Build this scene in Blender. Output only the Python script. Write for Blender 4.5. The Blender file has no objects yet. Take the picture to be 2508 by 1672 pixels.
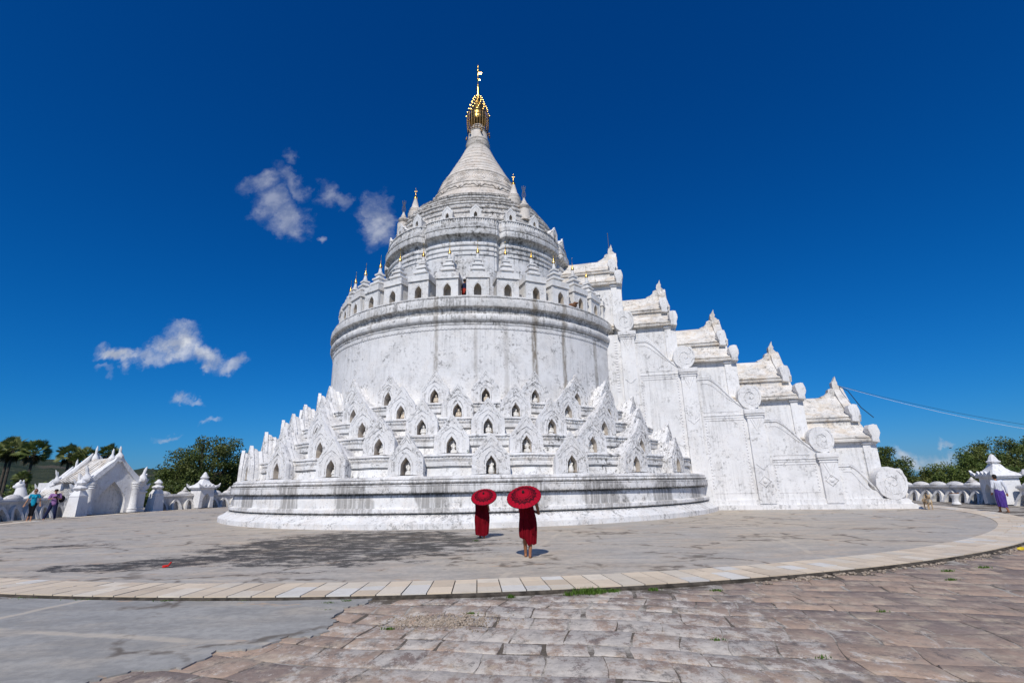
import bpy, bmesh, math, random
from mathutils import Vector, Matrix
R_=math.radians; sin,cos,pi=math.sin,math.cos,math.pi
random.seed(7)
scn=bpy.context.scene; COL=scn.collection
CAMH=1.6; D0=34.5; AZ=R_(-4.2)
CX,CY=D0*sin(AZ),D0*cos(AZ)          # pagoda axis
# ------------------------------------------------------------------ helpers
class MB:
    def __init__(s): s.v=[]; s.f=[]; s.c=[]
    def add(s,vs,fs,M=None):
        n=len(s.v)
        if M is not None: vs=[tuple(M@Vector(p)) for p in vs]
        s.v+=[tuple(p) for p in vs]; s.f+=[tuple(i+n for i in f) for f in fs]; return s
    def box(s,x0,x1,y0,y1,z0,z1,M=None,b=0.0):
        if b<=0:
            return s.add([(x0,y0,z0),(x1,y0,z0),(x1,y1,z0),(x0,y1,z0),(x0,y0,z1),(x1,y0,z1),(x1,y1,z1),(x0,y1,z1)],
                  [(0,3,2,1),(4,5,6,7),(0,1,5,4),(1,2,6,5),(2,3,7,6),(3,0,4,7)],M)
        bm=bmesh.new(); bmesh.ops.create_cube(bm,size=1)
        for v in bm.verts: v.co=Vector(((x0+x1)/2+v.co.x*(x1-x0),(y0+y1)/2+v.co.y*(y1-y0),(z0+z1)/2+v.co.z*(z1-z0)))
        bmesh.ops.bevel(bm,geom=bm.edges[:],offset=b,segments=2,affect='EDGES',profile=.6)
        return s.bm(bm,M)
    def bm(s,bm,M=None):
        bm.verts.ensure_lookup_table(); bm.verts.index_update()
        s.add([v.co[:] for v in bm.verts],[[v.index for v in f.verts] for f in bm.faces],M); bm.free(); return s
    def lathe(s,prof,n=32,fn=None,M=None,cap=True,a0=0.0,a1=2*pi):
        full=abs(a1-a0-2*pi)<1e-6; m=n if full else n+1
        vs=[]; fs=[]
        for r,z in prof:
            for i in range(m):
                a=a0+(a1-a0)*i/n
                rr,zz=(r,z) if fn is None else fn(a,r,z)
                vs.append((rr*sin(a),-rr*cos(a),zz))
        for j in range(len(prof)-1):
            for i in range(n):
                k=(i+1)%m
                fs.append((j*m+i,j*m+k,(j+1)*m+k,(j+1)*m+i))
        if cap and full:
            if prof[-1][0]>1e-4: fs.append(tuple((len(prof)-1)*m+i for i in range(m)))
            if prof[0][0]>1e-4: fs.append(tuple(reversed(range(m))))
        return s.add(vs,fs,M)
    def prism(s,pts,y0,y1,M=None,axis='y'):
        # pts in (x,z), extruded along y
        n=len(pts); vs=[(x,y0,z) for x,z in pts]+[(x,y1,z) for x,z in pts]
        fs=[tuple(range(n)),tuple(reversed(range(n,2*n)))]+[(i,i+n,(i+1)%n+n,(i+1)%n) for i in range(n)]
        if axis=='x': vs=[(y,x,z) for x,y,z in vs]; fs=[tuple(reversed(f)) for f in fs]
        return s.add(vs,fs,M)
    def tube(s,pts,r,n=8,M=None,closed=False):
        P=[Vector(p) for p in pts]; m=len(P); rr=r if isinstance(r,(list,tuple)) else [r]*m
        vs=[]; fs=[]; up=None
        for i,p in enumerate(P):
            d=(P[min(i+1,m-1)]-P[max(i-1,0)]).normalized()
            if up is None: up=Vector((0,0,1)) if abs(d.z)<.9 else Vector((1,0,0))
            a=d.cross(up)
            if a.length<1e-5: a=d.orthogonal()
            a.normalize(); b=a.cross(d).normalized(); up=b
            for k in range(n):
                t=2*pi*k/n; vs.append(tuple(p+(a*cos(t)+b*sin(t))*rr[i]))
        for i in range(m-1):
            for k in range(n):
                q=(k+1)%n; fs.append((i*n+k,i*n+q,(i+1)*n+q,(i+1)*n+k))
        fs.append(tuple(reversed(range(n)))); fs.append(tuple((m-1)*n+k for k in range(n)))
        return s.add(vs,fs,M)
    def ball(s,c,r,M=None,u=12,v=8):
        rx,ry,rz=r if isinstance(r,(list,tuple)) else (r,r,r)
        vs=[(c[0],c[1],c[2]-rz)]; fs=[]
        for j in range(1,v):
            t=-pi/2+pi*j/v
            for i in range(u):
                a=2*pi*i/u; vs.append((c[0]+rx*cos(t)*cos(a),c[1]+ry*cos(t)*sin(a),c[2]+rz*sin(t)))
        vs.append((c[0],c[1],c[2]+rz)); L=len(vs)-1
        for i in range(u):
            k=(i+1)%u; fs.append((0,1+k,1+i)); fs.append((L,L-u+i,L-u+k))
            for j in range(v-2): fs.append((1+j*u+i,1+j*u+k,1+(j+1)*u+k,1+(j+1)*u+i))
        return s.add(vs,fs,M)
    def cap(s,p0,r0,p1,r1,n=12):
        s.tube([p0,p1],[r0,r1],n); s.ball(p0,r0,u=n,v=8); s.ball(p1,r1,u=n,v=8); return s
    def jitter(s,a,seed=1):
        rd=random.Random(seed)
        d={}
        for i,p in enumerate(s.v):
            k=(round(p[0],3),round(p[1],3),round(p[2],3))
            if k not in d: d[k]=(rd.uniform(-a,a),rd.uniform(-a,a),rd.uniform(-a,a))
            q=d[k]; s.v[i]=(p[0]+q[0],p[1]+q[1],p[2]+q[2])
        return s
    def mesh(s,name,mat,smooth=35,recalc=True,tint=None):
        me=bpy.data.meshes.new(name); me.from_pydata(s.v,[],s.f)
        if recalc:
            bm=bmesh.new(); bm.from_mesh(me); bmesh.ops.recalc_face_normals(bm,faces=bm.faces[:]); bm.to_mesh(me); bm.free()
        if tint is not None:
            at=me.color_attributes.new('tint','FLOAT_COLOR','CORNER'); k=0
            for p in me.polygons:
                for li in p.loop_indices: at.data[li].color=tint[p.index]
        if smooth:
            me.polygons.foreach_set('use_smooth',[True]*len(me.polygons)); me.set_sharp_from_angle(angle=R_(smooth))
        me.materials.append(mat); me.update(); return me
    def build(s,name,mat,parent=None,loc=(0,0,0),rz=0,smooth=35,recalc=True,tint=None):
        return obj(name,s.mesh(name,mat,smooth,recalc,tint),parent,loc,rz)
def obj(name,me,parent=None,loc=(0,0,0),rz=0):
    o=bpy.data.objects.new(name,me); COL.objects.link(o); o.parent=parent; o.location=loc; o.rotation_euler=(0,0,rz); return o
def tag(o,label,cat,group=None):
    o['label']=label; o['category']=cat
    if group: o['group']=group
    return o
def thing(name,label,cat,loc=(0,0,0),rz=0,group=None):
    o=bpy.data.objects.new(name,None); COL.objects.link(o); o.location=loc; o.rotation_euler=(0,0,rz); o.empty_display_size=.3
    return tag(o,label,cat,group)
def struct(o): o['kind']='structure'; return o
def dup(root,parent=None,loc=None,rz=None,label=None,group=None):
    def rec(o,p):
        c=o.copy(); COL.objects.link(c); c.parent=p
        for ch in o.children: rec(ch,c)
        return c
    c=rec(root,parent)
    if loc is not None: c.location=loc
    if rz is not None: c.rotation_euler=(0,0,rz)
    if label: c['label']=label
    if group: c['group']=group
    return c
def polar(phi,R,z=0): a=R_(phi); return (CX+R*sin(a),CY-R*cos(a),z)
# ------------------------------------------------------------------ materials
class NT:
    def __init__(s,nt): s.t=nt; s.n=nt.nodes; s.l=nt.links
    def new(s,t,**k):
        n=s.n.new(t)
        for a,b in k.items(): setattr(n,a,b)
        return n
    def set(s,sock,v):
        if hasattr(v,'links') or hasattr(v,'is_linked'): s.l.new(v,sock)
        else: sock.default_value=v
    def math(s,op,a,b=0.0,c=None,clamp=False):
        n=s.new('ShaderNodeMath',operation=op,use_clamp=clamp); s.set(n.inputs[0],a); s.set(n.inputs[1],b)
        if c is not None: s.set(n.inputs[2],c)
        return n.outputs[0]
    def vm(s,op,a,b=None,scale=None):
        n=s.new('ShaderNodeVectorMath',operation=op); s.set(n.inputs[0],a)
        if b is not None: s.set(n.inputs[1],b)
        if scale is not None: s.set(n.inputs[3],scale)
        return n.outputs[0]
    def noise(s,vec,scale,detail=5,rough=.6,dist=0.0):
        n=s.new('ShaderNodeTexNoise'); s.l.new(vec,n.inputs['Vector']); n.inputs['Scale'].default_value=scale
        n.inputs['Detail'].default_value=detail; n.inputs['Roughness'].default_value=rough; n.inputs['Distortion'].default_value=dist
        return n.outputs['Fac']
    def ramp(s,x,a,b,lo=0.0,hi=1.0):
        n=s.new('ShaderNodeMapRange',interpolation_type='SMOOTHSTEP'); s.set(n.inputs[0],x)
        n.inputs[1].default_value=a; n.inputs[2].default_value=b; n.inputs[3].default_value=lo; n.inputs[4].default_value=hi
        return n.outputs[0]
    def mix(s,f,a,b):
        n=s.new('ShaderNodeMix',data_type='RGBA'); s.set(n.inputs[0],f)
        for i,v in ((6,a),(7,b)): s.set(n.inputs[i],(*v,1) if isinstance(v,tuple) and len(v)==3 else v)
        return n.outputs[2]
    def sep(s,v):
        n=s.new('ShaderNodeSeparateXYZ'); s.l.new(v,n.inputs[0]); return n.outputs
    def comb(s,x,y,z):
        n=s.new('ShaderNodeCombineXYZ'); s.set(n.inputs[0],x); s.set(n.inputs[1],y); s.set(n.inputs[2],z); return n.outputs[0]
    def bump(s,h,strength,dist):
        n=s.new('ShaderNodeBump'); s.l.new(h,n.inputs['Height']); n.inputs['Strength'].default_value=strength; n.inputs['Distance'].default_value=dist
        return n.outputs[0]
def newmat(name,rough=.85,spec=.3):
    m=bpy.data.materials.new(name); m.use_nodes=True; T=NT(m.node_tree); b=T.n['Principled BSDF']
    b.inputs['Roughness'].default_value=rough; b.inputs['Specular IOR Level'].default_value=spec
    return m,T,b
def flat(name,col,rough=.8,metal=0,var=.12,scale=8,bump=.0):
    m,T,b=newmat(name,rough); b.inputs['Metallic'].default_value=metal
    g=T.new('ShaderNodeNewGeometry').outputs['Position']; n=T.noise(g,scale,6)
    d=tuple(c*(1-var*1.6) for c in col); e=tuple(min(1,c*(1+var)) for c in col)
    T.set(b.inputs['Base Color'],T.mix(T.ramp(n,.3,.7),d,e))
    if bump: T.set(b.inputs['Normal'],T.bump(n,bump,.02))
    return m
def pagoda_polar(T,pos):
    x,y,z=T.sep(pos)
    dx=T.math('SUBTRACT',x,CX); dy=T.math('SUBTRACT',CY,y)
    return T.math('ARCTAN2',dx,dy),z
def plaster(name,base=(.80,.785,.76),tan=(.70,.62,.53),tanf=.35,streak=.35,speck=.3,grime=.2,dark=(.085,.08,.073),grey=(.40,.39,.375),rightdirt=0.0,bands=0.0,gscale=1.0,leaks=(),bumps=.45,mould_shade=(),cover=0.0,coatf=.6):
    m,T,b=newmat(name,.9,.2)
    pos=T.new('ShaderNodeNewGeometry').outputs['Position']
    big=T.noise(pos,.35,4); med=T.noise(pos,1.7,7,.65); fine=T.noise(pos,9,6,.7)
    ang,z=pagoda_polar(T,pos)
    rd_=T.ramp(ang,-.12,.7,0,rightdirt) if rightdirt else 0.0
    # uneven coats of whitewash
    coat=T.noise(T.vm('MULTIPLY',pos,(1.2,1.2,.7)),1.0,8,.7,.5)
    col=T.mix(T.ramp(coat,.40,.62,0,coatf),base,tuple(c*k for c,k in zip(base,(.82,.825,.835))))
    col=T.mix(T.ramp(med,.44,.66,0,tanf),col,tan)
    pat=T.ramp(T.noise(pos,.8,8,.68,.4),.47-cover*.12,.63-cover*.1)
    col=T.mix(T.math('MULTIPLY',T.math('MULTIPLY',pat,T.ramp(fine,.3,.6,.5,1)),grime),col,grey)
    # vertical rain streaks
    sv=T.vm('MULTIPLY',pos,(5.5,5.5,.22)); st=T.noise(sv,1.0,7,.72)
    sv2=T.noise(T.vm('MULTIPLY',pos,(16,16,.5)),1.0,5,.7)
    zone=T.ramp(T.noise(pos,.5,5,.6),.42-cover*.1,.58-cover*.06)
    sk=T.math('MULTIPLY',T.ramp(T.math('ADD',T.math('MULTIPLY',st,.65),T.math('MULTIPLY',sv2,.35)),.47,.60),zone)
    sk=T.math('MULTIPLY',sk,T.ramp(fine,.36,.56,.35,1))
    col=T.mix(T.math('MULTIPLY',sk,streak),col,tuple(c*1.7 for c in dark))
    if bands:   # alternating washed grey bands down the plinth
        w=T.math('SINE',T.math('MULTIPLY_ADD',ang,26.0,T.math('MULTIPLY',big,5.0)))
        w=T.ramp(w,.0,.35)
        s2=T.noise(T.vm('MULTIPLY',pos,(11,11,.3)),1.0,5,.65)
        w=T.math('MULTIPLY',w,T.ramp(s2,.36,.56,.25,1)); w=T.math('MULTIPLY',w,T.ramp(z,.35,.8)); w=T.math('MULTIPLY',w,T.ramp(z,1.55,1.75,1,.55))
        col=T.mix(T.math('MULTIPLY',w,bands),col,(.34,.325,.305))
    # black lichen
    lich=T.ramp(T.noise(pos,5.0*gscale,10,.78),.505,.60)
    lz=T.ramp(T.noise(pos,.9*gscale,6,.65),.46-cover*.12,.60-cover*.08)
    if rightdirt: lz=T.math('ADD',lz,rd_,clamp=True)
    lich=T.math('MULTIPLY',lich,lz)
    spots=T.math('MULTIPLY',T.ramp(T.noise(pos,20,4,.6),.60,.66),T.ramp(med,.42,.56))
    lich=T.math('MAXIMUM',lich,T.math('MULTIPLY',spots,.75))
    col=T.mix(T.math('MULTIPLY',lich,speck),col,dark)
    for (z0,z1,k_) in mould_shade:   # mould plus painted moulding shade in grooves and undersides, broken up by noise
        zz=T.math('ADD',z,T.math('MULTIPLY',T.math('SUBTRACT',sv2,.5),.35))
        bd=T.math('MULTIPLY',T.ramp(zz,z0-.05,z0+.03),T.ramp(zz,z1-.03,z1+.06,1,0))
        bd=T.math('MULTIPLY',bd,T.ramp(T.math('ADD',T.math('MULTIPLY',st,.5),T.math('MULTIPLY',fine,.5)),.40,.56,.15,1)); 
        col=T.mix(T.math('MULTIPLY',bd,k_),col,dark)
    for (a,wd,st_) in leaks:   # long brown leaks running down the drum
        d=T.math('ABSOLUTE',T.math('SUBTRACT',ang,T.math('MULTIPLY_ADD',T.noise(T.comb(0.0,0.0,z),.5,2),.012,R_(a)-.006)))
        k=T.ramp(d,R_(wd)*.3,R_(wd)*1.1,1,0); k=T.math('MULTIPLY',k,T.ramp(T.noise(T.vm('MULTIPLY',pos,(6,6,1.0)),1.5,7,.75),.36,.56,.2,1))
        col=T.mix(T.math('MULTIPLY',k,st_),col,(.25,.215,.17))
    T.set(b.inputs['Base Color'],col)
    h=T.math('ADD',T.math('MULTIPLY',med,1.2),T.math('MULTIPLY',fine,.6))
    T.set(b.inputs['Normal'],T.bump(h,bumps,.05))
    return m
M={}
M['plinth']=plaster('plinth_plaster',base=(.81,.795,.77),streak=.4,speck=.6,grime=.25,coatf=.35,bands=.95,rightdirt=.35,mould_shade=((.47,.56,.75),(1.22,1.32,.75),(1.60,1.72,.5)))
M['tier']=plaster('terrace_plaster',base=(.80,.79,.77),streak=.45,speck=.9,grime=.32,rightdirt=.6,tanf=.4,cover=.12,coatf=.45)
M['niche']=plaster('niche_plaster',base=(.80,.785,.765),streak=.24,speck=.9,grime=.18,tanf=.18,coatf=.3,cover=-.12,rightdirt=.62,gscale=1.3)
M['drum']=plaster('drum_plaster',base=(.81,.795,.775),streak=.28,speck=.65,grime=.30,tanf=.16,coatf=.4,leaks=((22.3,1.2,1.0),(33.3,1.0,.85),(-8.6,.9,.6),(3.6,.8,.3),(13.0,1.1,.35),(49,1.3,.6)))
M['cornice']=plaster('cornice_plaster',streak=.8,speck=.7,grime=.38,tanf=.3,cover=.25,leaks=((22.3,1.4,.9),(33.3,1.2,.8),(-8.6,1.0,.6)),mould_shade=((10.36,10.68,.6),(9.80,9.90,.4),(11.16,11.26,.55)))
M['shrine']=plaster('shrine_plaster',base=(.80,.79,.77),streak=.25,speck=.5,grime=.18,tanf=.35,coatf=.3)
M['upper']=plaster('upper_terrace_plaster',base=(.79,.78,.765),streak=.9,speck=.95,grime=.42,tanf=.3,gscale=.8,cover=.28,coatf=.45,mould_shade=((16.38,16.72,.5),(17.1,17.45,.4)))
M['crown']=plaster('upper_steps_plaster',base=(.77,.74,.70),streak=.85,speck=1.0,grime=.45,tanf=.55,gscale=1.0,cover=.55,dark=(.10,.09,.078),mould_shade=((19.25,19.34,.4),(20.0,20.12,.5),(20.8,21.05,.75)))
M['bell']=plaster('bell_plaster',base=(.76,.69,.61),tan=(.64,.54,.44),streak=.3,speck=.6,grime=.28,tanf=.65,cover=.15,mould_shade=((22.2,22.3,.5),(22.88,22.97,.45),(24.1,24.2,.5)))
M['stair']=plaster('stair_plaster',base=(.80,.785,.765),streak=.32,speck=.5,grime=.22,tanf=.14,coatf=.32,cover=-.05)
M['roof']=plaster('roof_plaster',base=(.78,.74,.68),tan=(.64,.53,.40),streak=.5,speck=.65,grime=.55,tanf=.7)
M['wall']=plaster('wall_plaster',base=(.74,.72,.69),streak=.55,speck=.6,grime=.65,tanf=.4)
M['gate']=plaster('gate_plaster',base=(.80,.79,.78),streak=.25,speck=.35,grime=.15,tanf=.2,coatf=.3)
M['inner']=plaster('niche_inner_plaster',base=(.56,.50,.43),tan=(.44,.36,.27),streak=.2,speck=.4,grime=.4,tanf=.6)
def dirtline():
    m,T,b=newmat('dirt_in_carving',.95,.1); pos=T.new('ShaderNodeNewGeometry').outputs['Position']
    k=T.ramp(T.noise(pos,3.2,5,.7),.44,.58); T.set(b.inputs['Base Color'],T.mix(k,(.74,.73,.72),(.13,.125,.12))); return m
M['dirtline']=dirtline()
M['statue']=flat('statue_stone',(.80,.78,.74),.6,var=.08,scale=30)
M['statue_old']=flat('statue_worn_stone',(.70,.61,.49),.75,var=.15,scale=20)
def gold():
    m,T,b=newmat('gold_leaf',.28); b.inputs['Metallic'].default_value=1.0
    p=T.new('ShaderNodeNewGeometry').outputs['Position']; n=T.noise(p,6,5)
    T.set(b.inputs['Base Color'],T.mix(T.ramp(n,.35,.7),(.42,.22,.05),(.95,.66,.20))); return m
M['gold']=gold()
M['darkgold']=flat('tarnished_gold',(.16,.10,.045),.5,.7,.4,10)
M['metal']=flat('grey_metal',(.22,.21,.20),.5,.6,.2,10)
M['rust']=flat('rusty_clay',(.22,.11,.06),.9,0,.3,10)
M['pipe']=flat('green_pipe',(.02,.13,.11),.5,0,.1,5)
M['black']=flat('black_cable',(.02,.02,.022),.6,0,.1,5)
M['whitecable']=flat('white_cable',(.75,.76,.78),.5,0,.05,5)
# --- paving
def concrete(name,a,bcol,tan,stain=False,tanf=.6):
    m,T,b=newmat(name,.75,.3)
    pos=T.new('ShaderNodeNewGeometry').outputs['Position']
    xy=T.vm('MULTIPLY',pos,(1,1,0))
    big=T.noise(xy,.16,5,.55); med=T.noise(T.vm('MULTIPLY',xy,(.5,1.1,1)),1.0,7,.62); fine=T.noise(xy,7,7,.7); grit=T.noise(xy,60,3,.6)
    col=T.mix(T.ramp(big,.35,.65),a,bcol)
    col=T.mix(T.math('MULTIPLY',T.ramp(med,.44,.7),tanf),col,tan)
    col=T.mix(T.ramp(T.noise(T.vm('MULTIPLY',xy,(.35,1.0,1)),2.2,9,.75),.42,.60,0,.55),col,tuple(c*.66 for c in a))
    col=T.mix(T.ramp(fine,.42,.62,0,.4),col,tuple(c*.6 for c in a))
    # worn pale / rusty scars
    sc=T.ramp(T.noise(T.vm('MULTIPLY',xy,(.8,1.6,1)),.9,9,.72,.6),.60,.64)
    col=T.mix(T.math('MULTIPLY',sc,.7),col,(.50,.34,.22))
    if stain:
        x,y,z=T.sep(pos)
        # cast slab joints, repaired with pale mortar
        ca,sa=cos(R_(-12)),sin(R_(-12))
        s=T.math('ADD',T.math('MULTIPLY',x,ca),T.math('MULTIPLY',y,sa)); t=T.math('ADD',T.math('MULTIPLY',x,-sa),T.math('MULTIPLY',y,ca))
        wob=T.math('MULTIPLY',T.math('SUBTRACT',med,.5),.35)
        def joint(c,per,off,w):
            q=T.math('PINGPONG',T.math('ADD',T.math('ADD',c,wob),off),per/2); return T.ramp(q,w*.4,w,1,0)
        jn=T.math('MAXIMUM',joint(s,6.2,2.2,.10),joint(t,3.1,.9,.09))
        jn=T.math('MULTIPLY',jn,T.ramp(T.noise(xy,.8,4),.40,.55))
        col=T.mix(T.math('MULTIPLY',jn,.6),col,(.58,.50,.39))
    if stain==1:
        # dark algae field on the left side of the floor
        cr,sr=cos(R_(6)),sin(R_(6))
        def ell(cx,cy,rx,ry,ang):
            ca,sa=cos(R_(ang)),sin(R_(ang))
            u=T.math('ADD',T.math('MULTIPLY',T.math('SUBTRACT',x,cx),ca/rx),T.math('MULTIPLY',T.math('SUBTRACT',y,cy),sa/rx))
            v=T.math('ADD',T.math('MULTIPLY',T.math('SUBTRACT',x,cx),-sa/ry),T.math('MULTIPLY',T.math('SUBTRACT',y,cy),ca/ry))
            return T.math('SUBTRACT',1.0,T.math('SQRT',T.math('ADD',T.math('MULTIPLY',u,u),T.math('MULTIPLY',v,v))))
        e=T.math('MAXIMUM',ell(-4.6,15.2,4.4,4.6,20),ell(-7.9,12.2,3.0,1.1,24))
        e=T.math('MAXIMUM',e,T.math('SUBTRACT',ell(-14.0,16.0,4.5,1.6,18),.62))
        nz=T.noise(T.vm('MULTIPLY',xy,(1.0,1.7,1)),1.0,11,.80)
        k=T.ramp(T.math('ADD',T.math('MULTIPLY',T.math('MINIMUM',e,.34),.36),nz),.53,.60)
        k=T.math('MULTIPLY',k,T.ramp(T.noise(T.vm('MULTIPLY',xy,(1.0,2.4,1)),1.5,9,.8),.41,.47,.04,1))
        col=T.mix(T.math('MULTIPLY',k,.93),col,(.045,.041,.036))
    if stain:
        # thin cracks
        vd=T.new('ShaderNodeTexVoronoi',feature='DISTANCE_TO_EDGE'); wv=T.vm('ADD',xy,T.vm('SCALE',T.new('ShaderNodeTexNoise').outputs['Color'],scale=0))
        wn=T.new('ShaderNodeTexNoise'); T.l.new(xy,wn.inputs['Vector']); wn.inputs['Scale'].default_value=1.1; wn.inputs['Detail'].default_value=6
        wv=T.vm('ADD',xy,T.vm('SCALE',wn.outputs['Color'],scale=1.5)); T.l.new(wv,vd.inputs['Vector']); vd.inputs['Scale'].default_value=.36
        cz=T.ramp(T.noise(xy,.33,3),.42,.52)
        ck=T.math('MULTIPLY',T.ramp(vd.outputs['Distance'],.006,.045,1,0),cz)
        ck=T.math('MULTIPLY',ck,T.ramp(T.noise(xy,2.3,4),.42,.55))
        col=T.mix(T.math('MULTIPLY',ck,.75),col,(.10,.075,.05))
    T.set(b.inputs['Base Color'],col)
    T.set(b.inputs['Normal'],T.bump(T.math('ADD',fine,T.math('MULTIPLY',grit,.3)),.25,.02))
    return m
M['floor']=concrete('floor_concrete',(.47,.435,.385),(.56,.475,.365),(.56,.425,.29),stain=1)
M['slab']=concrete('grey_concrete',(.355,.345,.32),(.42,.40,.355),(.50,.40,.28),stain=2,tanf=.4)
def flagstone():
    m,T,b=newmat('flagstone',.85,.25)
    pos=T.new('ShaderNodeNewGeometry').outputs['Position']; xy=T.vm('MULTIPLY',pos,(1,1,0))
    rx=T.sep(T.new('ShaderNodeAttribute',attribute_name='tint').outputs['Vector'])[0]
    med=T.noise(xy,1.3,8,.68); fine=T.noise(xy,7,9,.75); grit=T.noise(xy,45,4,.7); big=T.noise(xy,.22,4)
    col=T.mix(T.ramp(rx,.0,1.0),(.25,.19,.16),(.50,.355,.255))
    col=T.mix(T.ramp(med,.42,.62,0,.7),col,(.34,.27,.225))
    col=T.mix(T.ramp(T.noise(xy,2.6,7,.65),.48,.64,0,.7),col,(.55,.44,.32))
    # whitish lime crust, densest in the middle of the paving
    x,y,z=T.sep(pos)
    dx=T.math('DIVIDE',T.math('SUBTRACT',x,.5),2.6); dy=T.math('DIVIDE',T.math('SUBTRACT',y,6.0),2.8)
    cen=T.math('SUBTRACT',1.0,T.math('SQRT',T.math('ADD',T.math('MULTIPLY',dx,dx),T.math('MULTIPLY',dy,dy))),clamp=False)
    cen=T.ramp(cen,-.9,.8,-.06,.085)
    lic=T.ramp(T.math('ADD',T.noise(T.vm('MULTIPLY',xy,(1.25,.85,1)),2.6,12,.84),cen),.515,.59)
    col=T.mix(T.math('MULTIPLY',lic,.72),col,(.68,.63,.55))
    blk=T.math('MULTIPLY',T.ramp(T.noise(T.vm('MULTIPLY',xy,(1.25,.85,1)),3.4,12,.86),.525,.59),.72)
    col=T.mix(blk,col,(.13,.115,.105))
    col=T.mix(T.ramp(fine,.34,.60,.38,0),col,(.13,.115,.105))
    T.set(b.inputs['Base Color'],col)
    h=T.math('ADD',T.math('MULTIPLY',med,.8),T.math('ADD',fine,T.math('MULTIPLY',grit,.25)))
    T.set(b.inputs['Normal'],T.bump(h,.6,.03))
    return m
M['flag']=flagstone()
def mortarmat():
    m,T,b=newmat('joint_mortar',.95,.15); pos=T.new('ShaderNodeNewGeometry').outputs['Position']
    g=T.ramp(T.noise(pos,.75,6,.7),.47,.56); n=T.noise(pos,9,7,.75)
    c=T.mix(g,(.12,.098,.075),(.45,.41,.35)); xy=T.vm('MULTIPLY',pos,(1,1,0)); c=T.mix(T.math('MULTIPLY',T.ramp(T.noise(T.vm('MULTIPLY',xy,(1.25,.85,1)),2.6,12,.84),.52,.60),.7),c,(.60,.55,.48)); c=T.mix(T.ramp(n,.42,.62,0,.5),c,(.16,.14,.12))
    T.set(b.inputs['Base Color'],c); T.set(b.inputs['Normal'],T.bump(n,.5,.02)); return m
M['mortar']=mortarmat()
def tilemat():
    m,T,b=newmat('ring_tile',.6,.35)
    a=T.new('ShaderNodeAttribute',attribute_name='tint'); pos=T.new('ShaderNodeNewGeometry').outputs['Position']
    n=T.noise(pos,3,7,.65); f=T.noise(pos,14,6,.7)
    c=T.mix(T.ramp(n,.45,.75,0,.4),a.outputs['Color'],(.45,.38,.29)); c=T.mix(T.ramp(f,.58,.75,0,.4),c,(.25,.21,.17))
    T.set(b.inputs['Base Color'],c); T.set(b.inputs['Normal'],T.bump(f,.15,.01)); return m
M['tile']=tilemat()
M['grout']=flat('tile_grout',(.07,.058,.045),.95,0,.4,6)
def leafmat(name,a,bcol,c):
    m,T,b=newmat(name,.55,.3)
    g=T.new('ShaderNodeNewGeometry'); pos=g.outputs['Position']
    r=g.outputs['Random Per Island']
    col=T.mix(r,a,bcol); col=T.mix(T.ramp(T.noise(pos,.35,3),.45,.65,0,.75),col,c)
    T.set(b.inputs['Base Color'],col)
    tr=T.new('ShaderNodeBsdfTranslucent'); T.set(tr.inputs['Color'],T.mix(.5,col,(.12,.17,.03)))
    ms=T.new('ShaderNodeMixShader'); ms.inputs[0].default_value=.22; T.l.new(b.outputs[0],ms.inputs[1]); T.l.new(tr.outputs[0],ms.inputs[2])
    T.l.new(ms.outputs[0],T.n['Material Output'].inputs[0]); return m
M['leaf']=leafmat('dark_foliage',(.042,.068,.018),(.12,.155,.038),(.14,.15,.04))
M['leaf2']=leafmat('mid_foliage',(.060,.095,.020),(.15,.20,.045),(.19,.20,.055))
M['palm']=leafmat('palm_frond',(.05,.08,.02),(.18,.22,.06),(.24,.25,.09))
M['dry']=leafmat('dry_frond',(.06,.045,.025),(.12,.09,.045),(.05,.04,.02))
M['grass']=leafmat('fresh_grass',(.05,.11,.012),(.11,.20,.025),(.09,.16,.02))
M['bark']=flat('bark',(.09,.075,.06),.95,0,.3,4,.4)
# ------------------------------------------------------------------ ground
g=MB(); 
g.lathe([(0.01,-4.2),(60,-4.2),(200,-4.5),(900,-5),(9000,-6)],72,cap=False)
def groundmat():
    m,T,b=newmat('field_earth',.95,.1)
    pos=T.new('ShaderNodeNewGeometry').outputs['Position']
    n=T.noise(pos,.05,7,.65); n2=T.noise(pos,.6,6,.65)
    c=T.mix(T.ramp(n,.35,.65),(.05,.075,.022),(.10,.10,.035)); c=T.mix(T.ramp(n2,.45,.7,0,.6),c,(.028,.045,.014))
    T.set(b.inputs['Base Color'],c); T.set(b.inputs['Normal'],T.bump(n2,1,.5)); return m
M['field']=groundmat()
struct(g.build('ground',M['field'],loc=(CX,CY,0),smooth=60))
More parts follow.
